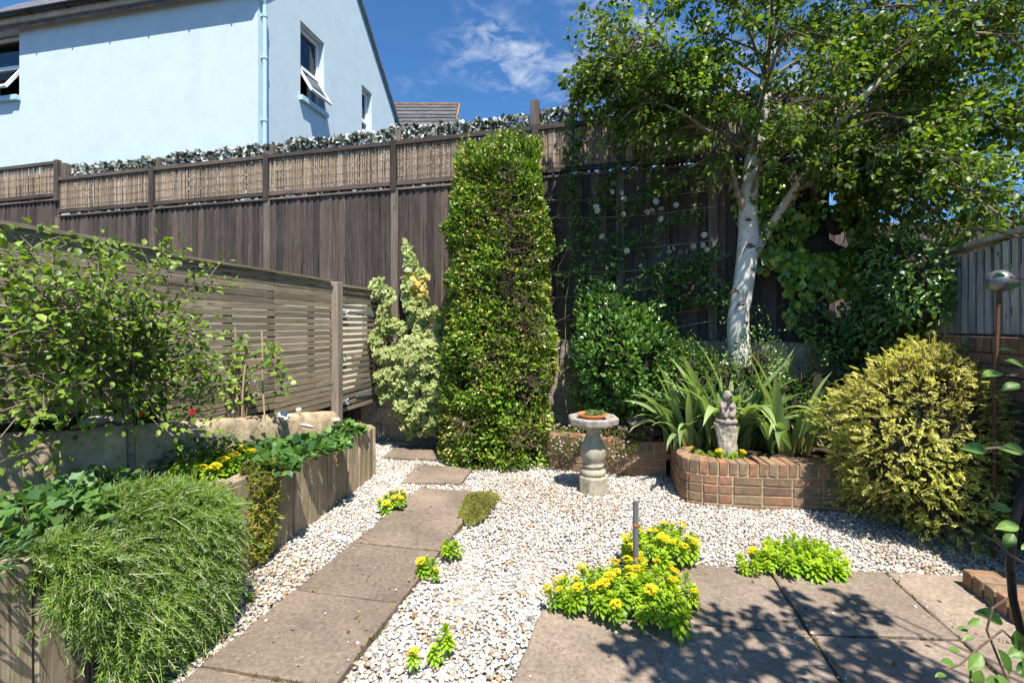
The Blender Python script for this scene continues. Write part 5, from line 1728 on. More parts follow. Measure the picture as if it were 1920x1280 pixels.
# dark purple heuchera
def ground_plant(name, c, r, n, ln, wd, cols, label, shape='lobed', mat=None, w=None, cat='plant', h=.12, stem=True, up=1.0, group=None, col2=None):
    root = empty(name, c)
    a = rng.uniform(0, 6.283, n); q = np.sqrt(rng.uniform(0, 1, n))
    P = np.c_[r[0] * q * np.cos(a), r[1] * q * np.sin(a), h * (1 - .5 * q ** 2) * rng.uniform(.45, 1.1, n)]
    out = np.c_[np.cos(a) * q, np.sin(a) * q, .15 + 0 * q]
    ax = out * .9 + rnd(n) * .6
    nr = rnd(n) * .45 + np.c_[out[:, :2] * .5, np.full(n, up)]
    s = rng.uniform(.65, 1.25, n)
    leaf_obj('leaves', leaf_arrays(P, ax, nr, ln * s, wd * s, shape, pal(n, cols, w, .15), None if col2 is None else pal(n, col2, None, .1)), mat or M_LEAF, root)
    if stem:
        m = MB()
        for k in range(0, n, max(1, n // 60)):
            m.tube([(P[k][0] * .3, P[k][1] * .3, 0), (P[k][0] * .7, P[k][1] * .7, P[k][2] * .7), tuple(P[k])], .002, 3, False)
        m.obj('stalks', M_GREENSTEM, root)
    T(root, label, cat, group)
    return root
c = px(1205, 785, 4.70); c.z = .34
ground_plant('heuchera', c, (.17, .12), 110, .075, .075, [(.09,.055,.07), (.16,.11,.13), (.06,.05,.04), (.20,.16,.17)], 'dark purple heuchera on the planter beside the irises', h=.2)

# mexican daisies trailing over the back planter
def daisies(x, d, z, label, wdt, seed):
    root = empty('trailing_daisies', (x, d, z))
    n = 900; g = np.random.default_rng(seed)
    u = g.uniform(-1, 1, n); v = g.uniform(0, 1, n)
    lobe = 1 - .5 * np.abs(u)
    P = np.c_[u * wdt, -.02 - .11 * np.sin(np.minimum(v * 2, 1) * 1.57) - g.uniform(0, .03, n), .10 - .26 * v * lobe + .05 * (v < .35)]
    C = pal(n, [(.13,.18,.04), (.20,.22,.06), (.26,.18,.09), (.10,.15,.03)], None, .2)
    leaf_obj('foliage', leaf_arrays(P, rnd(n), rnd(n) + (0, -.5, .6), g.uniform(.018, .04, n), .009, 'diamond', C), M_MATTE, root)
    nf_ = 34
    idx = g.choice(n, nf_); Q = P[idx] + np.c_[g.normal(size=(nf_, 1)) * .02, -.03 + 0 * np.ones((nf_, 1)), .02 + 0 * np.ones((nf_, 1))]
    parts = []
    for k in range(6):
        a = k * 1.047
        ax = np.c_[np.full(nf_, math.cos(a)), np.full(nf_, -.45), np.full(nf_, math.sin(a))]
        parts.append(leaf_arrays(Q, ax, np.tile([0, -1, .5], (nf_, 1)), .011, .007, 'diamond', pal(nf_, [(.75,.70,.70), (.70,.50,.52)], [.8, .2], .05)))
    leaf_obj('flowers', parts, M_FLOWER, root)
    n2 = 160
    Pr = np.c_[g.uniform(-wdt * .8, wdt * .8, n2), -.05 + 0 * np.ones(n2), g.uniform(-.22, .0, n2)]
    leaf_obj('dry_roots', leaf_arrays(Pr, rnd(n2) * .4 + (0, 0, -1), rnd(n2), .07, .003, 'needle', pal(n2, [(.10,.06,.03)])), M_MATTE, root)
    T(root, label, 'plant', 'daisies trailing over the curved planter')
daisies(.55, 4.86, .30, 'trailing daisies left of the bird bath stem', .17, 1)
daisies(.98, 4.74, .30, 'trailing daisies right of the bird bath stem', .22, 2)

# ================================================================== golden bush
def golden_bush():
    c = np.array((2.90, 3.42, .60)); r = np.array((.56, .54, .77))
    root = empty('golden_bush', (c[0], c[1], 0)); L = np.array(root.location)
    n = 5200
    u = rnd(n); u[:, 2] = np.where(u[:, 2] < -.9, -u[:, 2], u[:, 2])
    k = 1 + .08 * sn(u, 2.6, 90) + .07 * sn(u, 7, 91)
    depth = rng.uniform(.66, .98, n)
    P = c + u * r * (k * depth)[:, None]
    P[:, 0] += .10 * np.clip(P[:, 2] - .6, 0, 1) * 1.0          # leans towards the wall
    ok = P[:, 2] > .05; P, u = P[ok], u[ok]; n = len(P)
    d = norm(u * (.8, .8, .4) + rnd(n) * .6 + np.array([0, 0, .22]))
    parts = []; tw = MB()
    J = 10
    ln = rng.uniform(.035, .095, n)
    side = norm(np.cross(d, rnd(n)))
    for j in range(J):
        t = (j + .5) / J
        pos = P + d * (ln * t)[:, None] + np.array([0, 0, -1]) * (ln * .12 * t * t)[:, None]
        for s in (-1, 1):
            ax = side * s + d * .5 + rnd(n) * .25
            sz = rng.uniform(.011, .019, n) * (1.15 - .4 * t)
            C = pal(n, [(.50,.47,.10), (.60,.55,.20), (.68,.63,.34), (.31,.36,.055)], [.34, .32, .18, .16], .14, P, 5, 92, .16)
            shade = np.clip((u[:, 2] + .5), 0, 1)
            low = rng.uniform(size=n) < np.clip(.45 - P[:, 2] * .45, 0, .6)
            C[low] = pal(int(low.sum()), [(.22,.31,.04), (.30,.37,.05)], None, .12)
            nr = np.array([0, 0, 1]) + rnd(n) * .5 + u * .3
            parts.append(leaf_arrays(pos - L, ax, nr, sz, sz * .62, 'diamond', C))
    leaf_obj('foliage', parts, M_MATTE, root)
    for i in range(0, n, 2):
        p = Vector(P[i] - L); dd = Vector(d[i])
        tw.tube([p - Vector(u[i]) * .12, p + dd * ln[i] * .5 + Vector((0, 0, -.01)), p + dd * ln[i] + Vector((0, 0, -.12 * ln[i]))], [.0028, .002, .001], 3, False)
    tw.obj('twigs', M_TWIG, root, kind='stuff')
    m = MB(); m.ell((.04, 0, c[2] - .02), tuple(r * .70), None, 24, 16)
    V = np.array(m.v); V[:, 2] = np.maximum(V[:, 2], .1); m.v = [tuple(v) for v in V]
    m.obj('shaded_core', M_CORE, root, True)
    m = MB()
    for k in range(26):
        a = random.uniform(0, 6.283); q = random.uniform(.15, .4)
        m.tube([(.0 + .1 * math.cos(a), .1 * math.sin(a), 0), (q * math.cos(a), q * math.sin(a), random.uniform(.1, .3))], [.009, .004], 5, False)
    m.obj('stems', M_TWIG, root)
    T(root, 'dome of golden small leaved shrub in front of the brick wall', 'shrub')
golden_bush()

# ================================================================== climbers
def climber(name, pts, spread, n, ln, wd, cols, label, shape='oval', mat=None, nrm=(-.6, -.6, .5), w=None, droop=.3, flowers=0, col2=None, seed=3, stems=None, fl_size=.02, core=True):
    """foliage gathered about a set of blobs (x, y, z, rx, ry, rz)"""
    pts = np.array(pts, float)
    c0 = pts[:, :3].mean(0); base = np.array([c0[0], c0[1], pts[:, 2].min() - .3])
    root = empty(name, base)
    vol = pts[:, 3] * pts[:, 4] * pts[:, 5]; vol = vol ** .7
    idx = rng.choice(len(pts), n, p=vol / vol.sum())
    u = rnd(n); t = rng.uniform(0, 1, n) ** .4
    P = pts[idx, :3] + u * pts[idx, 3:6] * (t * (1 + .18 * sn(u * 1.0 + idx[:, None], 3, seed)))[:, None]
    keep = sn(P, 8, seed + 1) > -1.25; P, u = P[keep], u[keep]; n = len(P)
    ax = rnd(n) * .7 + np.array([0, 0, -droop]) + u * .5
    nr = np.array(nrm) + rnd(n) * .5 + u * .4
    s = rng.uniform(.65, 1.25, n)
    leaf_obj('foliage', leaf_arrays(P - base, ax, nr, ln * s, wd * s, shape, pal(n, cols, w, .16, P, 5, seed + 2, .15), None if col2 is None else pal(n, col2, None, .12)), mat or M_LEAF, root)
    m = MB(); g = random.Random(seed)
    for k in range(stems or 14):
        a = pts[g.randrange(len(pts))]; b_ = pts[g.randrange(len(pts))]
        p0 = Vector(a[:3] - base); p1 = Vector(b_[:3] - base)
        m.tube([p0 + Vector((0, 0, -.2)), p0.lerp(p1, .5) + Vector((g.gauss(0, .06), g.gauss(0, .04), g.gauss(0, .06))), p1], [.006, .005, .002], 4, False)
    m.obj('stems', M_TWIG, root)
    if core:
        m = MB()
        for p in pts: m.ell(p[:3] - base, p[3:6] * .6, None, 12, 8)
        m.obj('shaded_core', M_CORE, root, True)
    if flowers:
        i2 = rng.choice(n, flowers); Q = P[i2] + u[i2] * .02 - base + np.array(nrm) * .035
        parts = []
        for k in range(5):
            a = k * 1.2566
            e1 = norm(np.cross(np.tile(np.array(nrm, float), (flowers, 1)), rnd(flowers)))
            e2 = norm(np.cross(np.tile(np.array(nrm, float), (flowers, 1)), e1))
            parts.append(leaf_arrays(Q, e1 * math.cos(a) + e2 * math.sin(a), np.tile(nrm, (flowers, 1)), fl_size, fl_size * .6, 'diamond', pal(flowers, [(.75,.75,.70)], None, .05)))
        leaf_obj('flowers', parts, M_FLOWER, root)
    T(root, label, 'climber')
    return root
# jasmine on the right wall
jp = []
for k in range(26):
    d = random.uniform(3.78, 4.85); z = random.uniform(1.25, 2.2)
    if d < 4.0 and z < 1.6: z += .35
    jp.append((rwall_x(d) - .16, d, z, .20, .24, .24))
for k in range(5): jp.append((rwall_x(4.7) - .25 - .1 * k, 4.75, 1.1 + .1 * k, .18, .15, .2))
climber('jasmine', jp, 0, 9500, .058, .026, [(.065,.135,.022), (.10,.19,.03), (.155,.26,.045)], 'dark glossy jasmine with tiny white stars over the right wall', mat=M_GLOSSY, flowers=70, seed=31)
# golden splashed ivy in the corner
vp = []
for k in range(30):
    x = random.uniform(2.45, 3.45); d = 5.02 - .26 * (x - 2.3) + random.uniform(-.10, .0)
    z = random.uniform(1.55, 2.95) if x < 3.1 else random.uniform(1.9, 2.5)
    vp.append((x, d, z, .17, .08, .2))
climber('large_leaved_ivy', vp, 0, 4600, .088, .062, [(.09,.175,.022), (.145,.24,.034), (.30,.37,.055)], 'large leaved ivy hanging in the corner behind the birch', shape='oval', mat=M_GLOSSY, droop=1.0, nrm=(-.15, -.8, .5), seed=32, w=[.45, .35, .2])
# variegated ivy on the back fence left of the hedge
def ivy():
    outline = [(768,448),(778,470),(785,500),(795,515),(800,540),(808,560),(812,575),(826,568),(836,575),(836,640),(830,700),(824,760),(815,790),(800,815),(770,824),(752,808),(748,775),(750,750),(735,742),(715,745),(706,730),(708,700),(725,690),(745,685),(742,672),(715,680),(706,665),(706,600),(709,560),(698,540),(700,525),(712,520),(722,532),(738,545),(728,562),(722,580),(738,600),(750,615),(756,590),(754,540),(756,500),(762,470)]
    root = empty('variegated_ivy', gp(775, 822)); L = np.array(root.location)
    n = 26000
    X = np.c_[rng.uniform(695, 840, n), rng.uniform(440, 828, n)]
    jit = X + np.c_[sn(np.c_[X / 20, X[:, :1] * 0], 1, 41), sn(np.c_[X / 20, X[:, :1] * 0], 1, 42)] * 5
    X = X[in_poly(jit, outline)]
    hole = sn(np.c_[X / 13, X[:, :1] * 0], 1.0, 43)
    X = X[(hole > -1.2)]
    X = X[rng.choice(len(X), min(len(X), 4300), replace=False)]
    n = len(X)
    # out to the plane just in front of the fence, bulging
    Dp = 6.02 - .12 * np.clip(sn(np.c_[X / 60, X[:, :1] * 0], 1, 44), -1, 1) - rng.uniform(0, .16, n) + .04 * sn(np.c_[X / 12, X[:, :1] * 0], 1, 47) - .26 * np.clip((X[:, 1] - 560) / 120, 0, 1)
    tt = (X[:, 0] - 960) / F
    base_d = 5.8 / (1 + .264 * tt) * 1.0
    Dp = Dp + (base_d - 6.2)
    P = np.c_[tt * Dp, Dp, np.maximum(H - (X[:, 1] - HZ) / F * Dp, .02)]
    g1 = pal(n, [(.10,.18,.045), (.16,.24,.07), (.07,.13,.035)], None, .15)
    c2 = pal(n, [(.44,.48,.19), (.54,.54,.28), (.34,.41,.13)], None, .1)
    yel = np.abs(X - np.array([795, 535])).max(1) < 22
    g1[yel] = (.5, .42, .12); c2[yel] = (.62, .54, .2)
    topm = (X[:, 1] < 480)
    g1[topm] = g1[topm] * (1.5, 1.4, .8)
    ax = rnd(n) * .8 + np.array([0, 0, -.55]); nr = np.array([-.1, -.75, .55]) + rnd(n) * .45
    s = rng.uniform(.5, 1.25, n)
    leaf_obj('foliage', leaf_arrays(P - L, ax, nr, .066 * s, .064 * s, 'ivy', g1, c2), M_LEAF, root)
    m = MB()
    for x0, x1, y1 in ((770, 772, 470), (765, 712, 560), (780, 815, 600), (775, 790, 540)):
        m = MB(); m.tube([gp(x0, 822) - root.location, px((x0 + x1) / 2, (822 + y1) / 2, 5.98) - root.location, px(x1, y1, 6.05) - root.location], [.014, .01, .004], 5, False)
        m.obj('stem', M_TWIG, root)
    T(root, 'cream variegated ivy climbing the fence between gate and hedge', 'climber')
ivy()

# climbing rose on the wires
def rose():
    base = Vector((.62, 5.22, .34)); root = empty('climbing_rose', base)
    g = random.Random(8); m = MB(); LP = []; tips = []
    def on_fence(x, y, off): # pixel to a plane in front of the fence
        tt = (x - 960) / F; d = 5.8 / (1 + .264 * tt) - off
        return px(x, y, d) - base
    canes = [[(1075, 780), (1078, 600), (1095, 470), (1120, 380), (1150, 330)], [(1078, 780), (1110, 600), (1160, 480), (1230, 430), (1330, 400)], [(1075, 780), (1066, 560), (1080, 420), (1070, 300), (1078, 245)],
             [(1080, 780), (1150, 640), (1230, 560), (1300, 500), (1345, 470)], [(1080, 780), (1130, 620), (1210, 520), (1260, 500), (1370, 540)], [(1078, 780), (1120, 520), (1170, 400), (1240, 350), (1300, 340)], [(1082, 780), (1180, 600), (1290, 560), (1350, 560), (1400, 590)]]
    for c in canes:
        pts = [on_fence(x + g.gauss(0, 4), y, .14 + g.uniform(0, .15)) for x, y in c]; pts[0] = Vector((g.gauss(0, .05), 0, 0))
        sm = []
        for i in range(len(pts) - 1):
            for k in range(6): sm.append(pts[i].lerp(pts[i + 1], k / 6) + Vector((g.gauss(0, .008), g.gauss(0, .01), g.gauss(0, .008))))
        m.tube(sm, [.007 - .005 * i / len(sm) for i in range(len(sm))], 5, False)
        for p in sm[8:]:
            for _ in range(6):
                d = Vector(rnd(1)[0]); d.y = -abs(d.y) * .7
                e = p + d * g.uniform(.06, .2)
                m.tube([p, p.lerp(e, .5) + Vector((0, 0, .015)), e], .0022, 3, False)
                for k in range(6): LP.append(p.lerp(e, .35 + .13 * k) + Vector(rnd(1)[0]) * .022)
                tips.append(e)
    m.obj('canes', M_GREENSTEM, root)
    P = np.array([v[:] for v in LP]); n = len(P)
    leaf_obj('foliage', leaf_arrays(P, rnd(n) + (0, 0, -.2), rnd(n) * .5 + (0, -.6, .7), rng.uniform(.035, .06, n), rng.uniform(.022, .036, n), 'oval', pal(n, [(.055,.115,.03), (.085,.16,.04), (.14,.22,.06)], None, .18)), M_LEAF, root)
    fl = [(1075, 245), (1082, 252), (1068, 250), (1150, 345), (1147, 360), (1165, 362), (1170, 372), (1118, 388), (1120, 395), (1230, 378), (1222, 395), (1213, 398), (1238, 410), (1168, 402), (1320, 440), (1255, 472), (1262, 466), (1300, 462), (1325, 468), (1318, 460), (1200, 498), (1175, 470), (1128, 443), (1268, 385), (1240, 392)]
    for k, (x, y) in enumerate(fl):
        c = on_fence(x, y, .30 + g.uniform(-.06, .06)); parts = []; fz = Vector((g.gauss(0, .5), -1, g.gauss(.2, .5))).normalized(); qf = np.array(fz.to_track_quat('-Y', 'Z').to_matrix())
        tone = g.choice([(.78,.74,.66), (.72,.62,.45), (.80,.79,.76)])
        for ring, (nn, rr, tl) in enumerate(((6, .030, .15), (7, .028, .55), (6, .022, 1.0), (5, .016, 1.8))):
            a = np.arange(nn) * 6.283 / nn + ring * .5
            ax = np.c_[np.cos(a), -np.full(nn, tl), np.sin(a)]
            a = a + rng.normal(size=nn) * .25; ax = (ax + rng.normal(size=(nn, 3)) * .18) @ qf.T; rr = rr * g.uniform(.75, 1.1)
            parts.append(leaf_arrays(np.tile(c[:], (nn, 1)), ax, np.c_[-np.cos(a) * 1.2, -np.ones(nn), -np.sin(a) * 1.2] @ qf.T, rr * 1.2, rr * 1.3, 'oval', np.tile(tone, (nn, 1)) * rng.uniform(.85, 1.05, (nn, 1))))
        leaf_obj('rose_bloom', parts, M_FLOWER, root, kind=None)
    T(root, 'climbing rose with cream white blooms trained on wires over the fence', 'climber')
rose()

# ================================================================== left bed
def big_shrub():
    base = px(248, 866, 2.72); base.z = soil_z(2.72) - .02
    root = empty('broadleaf_shrub', base); g = random.Random(4)
    m = MB()
    top = px(232, 700, 2.66) - base
    m.tube([Vector((0, 0, 0)), px(246, 820, 2.71) - base, px(238, 760, 2.68) - base, top], [.021, .019, .017, .014], 8)
    c = np.array((-2.07, 2.47, 1.36))
    tips = []
    LP, LA, LN = [], [], []
    def leafy(p, d, n, sp):
        for k in range(n):
            v = Vector(rnd(1)[0]); LP.append(p + v * sp * .5); LA.append(v * .8 + d * .5 + Vector((0, 0, -.1))); LN.append(Vector((g.gauss(.15, .35), g.gauss(-.3, .35), 1)))
    starts = [Vector((0, 0, 0)).lerp(top, f) for f in (.62, .72, .8, .88, .95, 1, 1, 1)]
    along3 = Vector((.2065, .9784, 0)); across = Vector((.9784, -.2065, 0))
    for k in range(40):
        s = g.choice(starts)
        u = g.uniform(-.95, .62); v = g.uniform(-1, 1); w = g.uniform(-.95, 1)
        q = math.sqrt(u * u + v * v + w * w)
        if q > 1: u, v, w = u / q, v / q, w / q
        e = Vector(c) - base + along3 * u * .74 + across * (v * .36 + .02) + UP * (w * .56)
        bend = s.lerp(e, .5) + Vector((g.gauss(0, .05), g.gauss(0, .05), .10))
        pts = [s.lerp(bend, t).lerp(bend.lerp(e, t), t) + Vector((g.gauss(0, .01), g.gauss(0, .01), g.gauss(0, .01))) for t in np.linspace(0, 1, 8)]
        m.tube(pts, list(np.linspace(.0065, .0025, 8)), 5, False)
        for i in range(2, 8):
            for _ in range(3):
                d = ((pts[i] - pts[i - 1]).normalized() * .7 + Vector(rnd(1)[0]) + Vector((0, 0, .25))).normalized()
                L = g.uniform(.08, .22)
                t1 = pts[i] + d * L * .5 + Vector((0, 0, .01)); t2 = pts[i] + d * L
                m.tube([pts[i], t1, t2], [.003, .0022, .0015], 4, False)
                leafy(t1, d, 3, .05); leafy(t2, d, 4, .06)
    m.obj('branches', M_BARK, root)
    P = np.array([v[:] for v in LP]); n = len(P)
    W = P + np.array(base)
    ok = (W[:, 0] > fence_x(W[:, 1]) + .03)
    A_ = np.array([v[:] for v in LA])[ok]; N_ = np.array([v[:] for v in LN])[ok]; P = P[ok]; n = len(P)
    s = rng.uniform(.6, 1.25, n)
    leaf_obj('foliage', leaf_arrays(P, A_, N_, .039 * s, .0265 * s, 'oval', pal(n, [(.125,.205,.024), (.18,.27,.033), (.25,.35,.05), (.085,.15,.02)], [.3, .35, .2, .15], .15)), M_LEAF, root)
    print('shrub leaves', n)
    # hanging shoot at lower left
    T(root, 'open twiggy green shrub in front of the slatted fence', 'shrub')
big_shrub()

def rosemary():
    root = empty('trailing_rosemary', (sleeper_x(2.2), 2.2, 0)); L = np.array(root.location)
    al = np.array([.1172, .9931, 0]); outv = np.array([.9931, -.1172, 0])
    def surf(u, v):
        # u 0..1 along the wall from near to far, v 0..1 from the bed over the edge and down
        D = 1.70 + .82 * u
        e = np.sqrt(np.clip(1 - (2 * u - 1) ** 2, 0, 1)) ** .55
        vs = np.array([0, .15, .32, .48, .62, .78, 1.0])
        so = np.interp(v, vs, [-.46, -.30, -.08, .13, .22, .24, .19])
        zo = np.interp(v, vs, [.55, .595, .615, .565, .44, .26, .02])
        low = np.interp(u, [0, .08, .22, .4, .7, .9, 1], [.50, .36, .0, .0, .03, .10, .18])
        z = np.where(v > .4, np.maximum(zo, low * 0 + low + (zo - .02) * (1 - low / .68)), zo * (.86 + .14 * e))
        s = np.where(so > 0, so * (.35 + .65 * e), so * np.interp(u, [0, .35, .8, 1], [.25, .8, 1, .6]))
        base = np.array([1, 0, 0]) * sleeper_x(D)[:, None] + np.array([0, 1, 0]) * D[:, None]
        return base + outv * s[:, None] + np.array([0, 0, 1]) * z[:, None]
    n = 9000
    u = rng.uniform(0, 1, n); v = rng.uniform(0, 1, n) ** .9
    P = surf(u, v); eps = .02
    Tv = norm(surf(u, np.minimum(v + eps, 1.02)) - surf(u, v - eps))
    Tu = norm(surf(np.minimum(u + eps, 1), v) - surf(np.maximum(u - eps, 0), v))
    Nn = norm(np.cross(Tv, Tu)); Nn = np.where((Nn @ outv)[:, None] + Nn[:, 2:3] * .8 < 0, -Nn, Nn)
    P = P + Nn * (rng.uniform(-.07, .035, n) + .028 * sn(P, 7, 33))[:, None]
    parts = []; st = MB(); J = 10
    ln = np.where(rng.uniform(size=n) < .13, rng.uniform(.09, .15, n), rng.uniform(.03, .065, n))
    D = norm(Tv * .5 + Nn * rng.uniform(.2, 1.0, (n, 1)) + rnd(n) * .6 + np.where(v[:, None] < .3, np.array([[0, 0, .55]]), np.array([[0, 0, -.25]])))
    e1 = norm(np.cross(D, rnd(n))); e2 = np.cross(D, e1)
    for j in range(J):
        t = (j + .3) / J
        pos = P + D * (ln * t)[:, None] + np.array([0, 0, -1]) * (ln * .22 * t * t)[:, None]
        for k in range(2):
            a = j * 2.4 + k * 3.14 + rng.normal(size=n) * .3
            ax = e1 * np.cos(a)[:, None] + e2 * np.sin(a)[:, None] + D * (.75 + .5 * t)
            C = pal(n, [(.15,.27,.03), (.22,.36,.045), (.29,.42,.08), (.10,.185,.03), (.26,.19,.08)], [.33, .35, .16, .12, .04], .14, P, 6, 34, .15)
            tipm = (t > .72) & (rng.uniform(size=n) < .4)
            C[tipm] = pal(int(tipm.sum()), [(.36,.42,.27), (.28,.36,.18)], None, .1) if tipm.any() else C[tipm]
            nl = rng.uniform(.016, .027, n) * (1.15 - .35 * t)
            parts.append(leaf_arrays(pos - L, ax, rnd(n), nl, .0031, 'needle', C))
    leaf_obj('foliage', parts, M_MATTE, root)
    for i in range(n):
        p = Vector(P[i] - L); d = Vector(D[i])
        st.cc = (.16, .22, .07) if i % 4 else (.40, .40, .26)
        st.tube([p, p + d * ln[i] * .5 - UP * .055 * ln[i], p + d * ln[i] - UP * .22 * ln[i]], [.0022, .0018, .001], 3, False)
    st.obj('sprigs', M_TWIGATTR, root, kind='stuff')
    # shaded mass within
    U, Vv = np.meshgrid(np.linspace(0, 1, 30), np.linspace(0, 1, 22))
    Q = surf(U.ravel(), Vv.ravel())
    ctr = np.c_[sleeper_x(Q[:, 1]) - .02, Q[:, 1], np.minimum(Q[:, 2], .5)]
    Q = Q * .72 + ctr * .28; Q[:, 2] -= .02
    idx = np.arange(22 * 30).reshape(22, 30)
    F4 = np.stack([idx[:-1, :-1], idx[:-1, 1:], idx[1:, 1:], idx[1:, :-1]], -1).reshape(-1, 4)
    mk('shaded_core', np_mesh('inner', Q - L, F4, smooth=True), M_COREG, root)
    m = MB()
    for k, (x, y, x2, y2, d) in enumerate(((300, 905, 350, 858, 2.5), (255, 930, 185, 935, 2.2), (335, 900, 362, 855, 2.55), (190, 925, 150, 905, 2.2))):
        pass
    T(root, 'big trailing rosemary spilling over the timber edging', 'shrub')
M_COREG = mat_stone('shaded_green_mass', [(.012,.024,.006),(.026,.048,.012),(.04,.07,.02)], 40, bs=1.0, bd=.03)  # solid body under the rosemary, coloured dark for the shade within
rosemary()

# ---- yellow stonecrop: rosettes and flower heads as parts -----------------------------------
def rosette_mesh(seed, big=1.0):
    g = np.random.default_rng(seed); P, A_, N_, S, C = [], [], [], [], []
    n = 34
    for k in range(n):
        t = k / n; a = k * 2.39996
        elev = .95 - 1.15 * (1 - t) if t > .0 else 0
        tilt = -0.35 + 1.45 * t ** 1.3
        r = .012 * (1 - t)
        z = -.055 + .06 * t
        P.append((r * math.cos(a), r * math.sin(a), z))
        A_.append((math.cos(a) * math.cos(tilt), math.sin(a) * math.cos(tilt), math.sin(tilt)))
        N_.append((-math.cos(a) * math.sin(tilt), -math.sin(a) * math.sin(tilt), math.cos(tilt)))
        S.append(.046 * (1 - .45 * t) * g.uniform(.85, 1.15))
        base = np.array([.20, .36, .018]) * (1 - t) + np.array([.38, .52, .035]) * t
        C.append(base * g.uniform(.85, 1.12))
    S = np.array(S)
    V, Fc, Cc = leaf_arrays(np.array(P), np.array(A_), np.array(N_), S, S * .52, 'oval', np.array(C))
    return np_mesh('rosette_mesh', V, Fc, Cc)
def head_mesh(seed):
    g = np.random.default_rng(seed); n = 46
    a = g.uniform(0, 6.283, n); r = .027 * np.sqrt(g.uniform(0, 1, n))
    P = np.c_[r * np.cos(a), r * np.sin(a), .016 * (1 - (r / .028) ** 2) + g.uniform(0, .004, n)]
    parts = []
    for k in range(4):
        b_ = k * 1.57 + g.uniform(0, 1, n)
        parts.append(leaf_arrays(P, np.c_[np.cos(b_), np.sin(b_), np.full(n, .45)], np.c_[np.zeros((n, 2)), np.ones(n)], .0095, .0045, 'diamond', pal(n, [(.85,.70,.02), (.80,.58,.015), (.86,.76,.06)], None, .08)))
    V, Fc, C = merge(parts)
    m2 = leaf_arrays(np.zeros((6, 3)) - (0, 0, .005), np.c_[np.cos(np.arange(6)), np.sin(np.arange(6)), np.full(6, .1)], np.tile([0, 0, 1.], (6, 1)), .028, .02, 'oval', np.tile((.3, .4, .02), (6, 1)))
    V, Fc, C = merge([(V, Fc, C), m2])
    return np_mesh('flower_head_mesh', V, Fc, C)
ROS = [rosette_mesh(k) for k in range(5)]; HEAD = [head_mesh(k) for k in range(3)]
M_CROP = mat_leaf('stonecrop_leaf', .45, .4, .3)
def _cv(m):
    nt = m.node_tree; b = [x for x in nt.nodes if x.type == 'BSDF_PRINCIPLED'][0]; at = [x for x in nt.nodes if x.type == 'ATTRIBUTE'][0]
    nt.links.new(mixc(nt, 1.0, at.outputs['Color'], ramp(nt, objrand(nt), [(0, (.55,.62,.6)), (.4, (.85,.9,.8)), (.8, (1.1,1.05,.9)), (1, (1.35,1.12,.9))]), 'MULTIPLY'), b.inputs['Base Color'])
_cv(M_CROP)
def stonecrop(pts, label, hgt=.12, size=1.0, heads=.25, seed=0, z0=0.0, group='yellow stonecrops', name='stonecrop'):
    """pts: list of ground points of the rosettes"""
    g = random.Random(seed)
    c = sum((Vector((p[0], p[1], 0)) for p in pts), Vector()) / len(pts)
    root = empty(name, (c.x, c.y, z0))
    mx = max((Vector((p[0], p[1], 0)) - c).length for p in pts) + .05
    st = MB()
    for i, p in enumerate(pts):
        q = Vector((p[0], p[1], 0)) - c; r = q.length / mx
        z = hgt * (1 - .55 * r * r) * g.uniform(.75, 1.1) + .03
        if len(p) > 2: z += p[2] - z0
        tilt = .55 * r; a = math.atan2(q.y, q.x)
        nrm = Vector((math.cos(a) * math.sin(tilt) + g.gauss(0, .12), math.sin(a) * math.sin(tilt) + g.gauss(0, .12), math.cos(tilt)))
        rot = nrm.to_track_quat('Z', 'Y').to_matrix() @ Matrix.Rotation(g.uniform(0, 6.283), 3, 'Z')
        s = size * g.uniform(.62, 1.3)
        o = mk('rosette', g.choice(ROS), M_CROP, root, (q.x, q.y, z), rot); o.scale = (s, s, s)
        st.tube([(q.x * .8, q.y * .8, 0), (q.x * .95, q.y * .95, z * .5), (q.x, q.y, z)], .004, 4, False)
        if g.random() < heads:
            h = mk('flower_head', g.choice(HEAD), M_FLOWER, root, Vector((q.x, q.y, z)) + nrm.normalized() * .018 * s, rot); h.scale = (s, s, s)
    st.obj('stalks', M_GREENSTEM, root)
    T(root, label, 'stonecrop', group)
    return root
def fill(poly_px, n, seed, mind=.045):
    """scatter points over a ground area given in photo pixels"""
    g = random.Random(seed); poly = [gp(x, y) for x, y in poly_px]; pl = [(p.x, p.y) for p in poly]
    xs = [p[0] for p in pl]; ys = [p[1] for p in pl]; out = []
    for _ in range(6000):
        if len(out) >= n: break
        p = (g.uniform(min(xs), max(xs)), g.uniform(min(ys), max(ys)))
        if in_poly(np.array([p]), pl)[0] and all((p[0] - q[0]) ** 2 + (p[1] - q[1]) ** 2 > mind ** 2 for q in out): out.append(p)
    return out
stonecrop(fill([(1018, 1135), (1080, 1118), (1150, 1105), (1230, 1100), (1290, 1120), (1308, 1160), (1300, 1205), (1240, 1218), (1170, 1205), (1110, 1175), (1040, 1160)], 62, 1, .05), 'large spreading yellow stonecrop in front of the grey pipe', .13, 1.05, .33, 1)
stonecrop(fill([(1165, 1060), (1190, 1035), (1250, 1025), (1300, 1040), (1305, 1070), (1270, 1085), (1200, 1080)], 32, 2, .052), 'mound of yellow stonecrop behind the grey pipe', .15, 1.05, .33, 2)
stonecrop(fill([(1375, 1075), (1410, 1058), (1450, 1040), (1520, 1035), (1570, 1062), (1590, 1090), (1540, 1102), (1470, 1092), (1400, 1088)], 46, 3, .048), 'lime green stonecrop at the back edge of the patio', .10, 1.0, .06, 3)
stonecrop(fill([(822, 1050), (838, 1036), (856, 1044), (848, 1054)], 5, 4, .04), 'tight stonecrop tuft beside the path, nearest the bird bath', .07, .95, .15, 4)
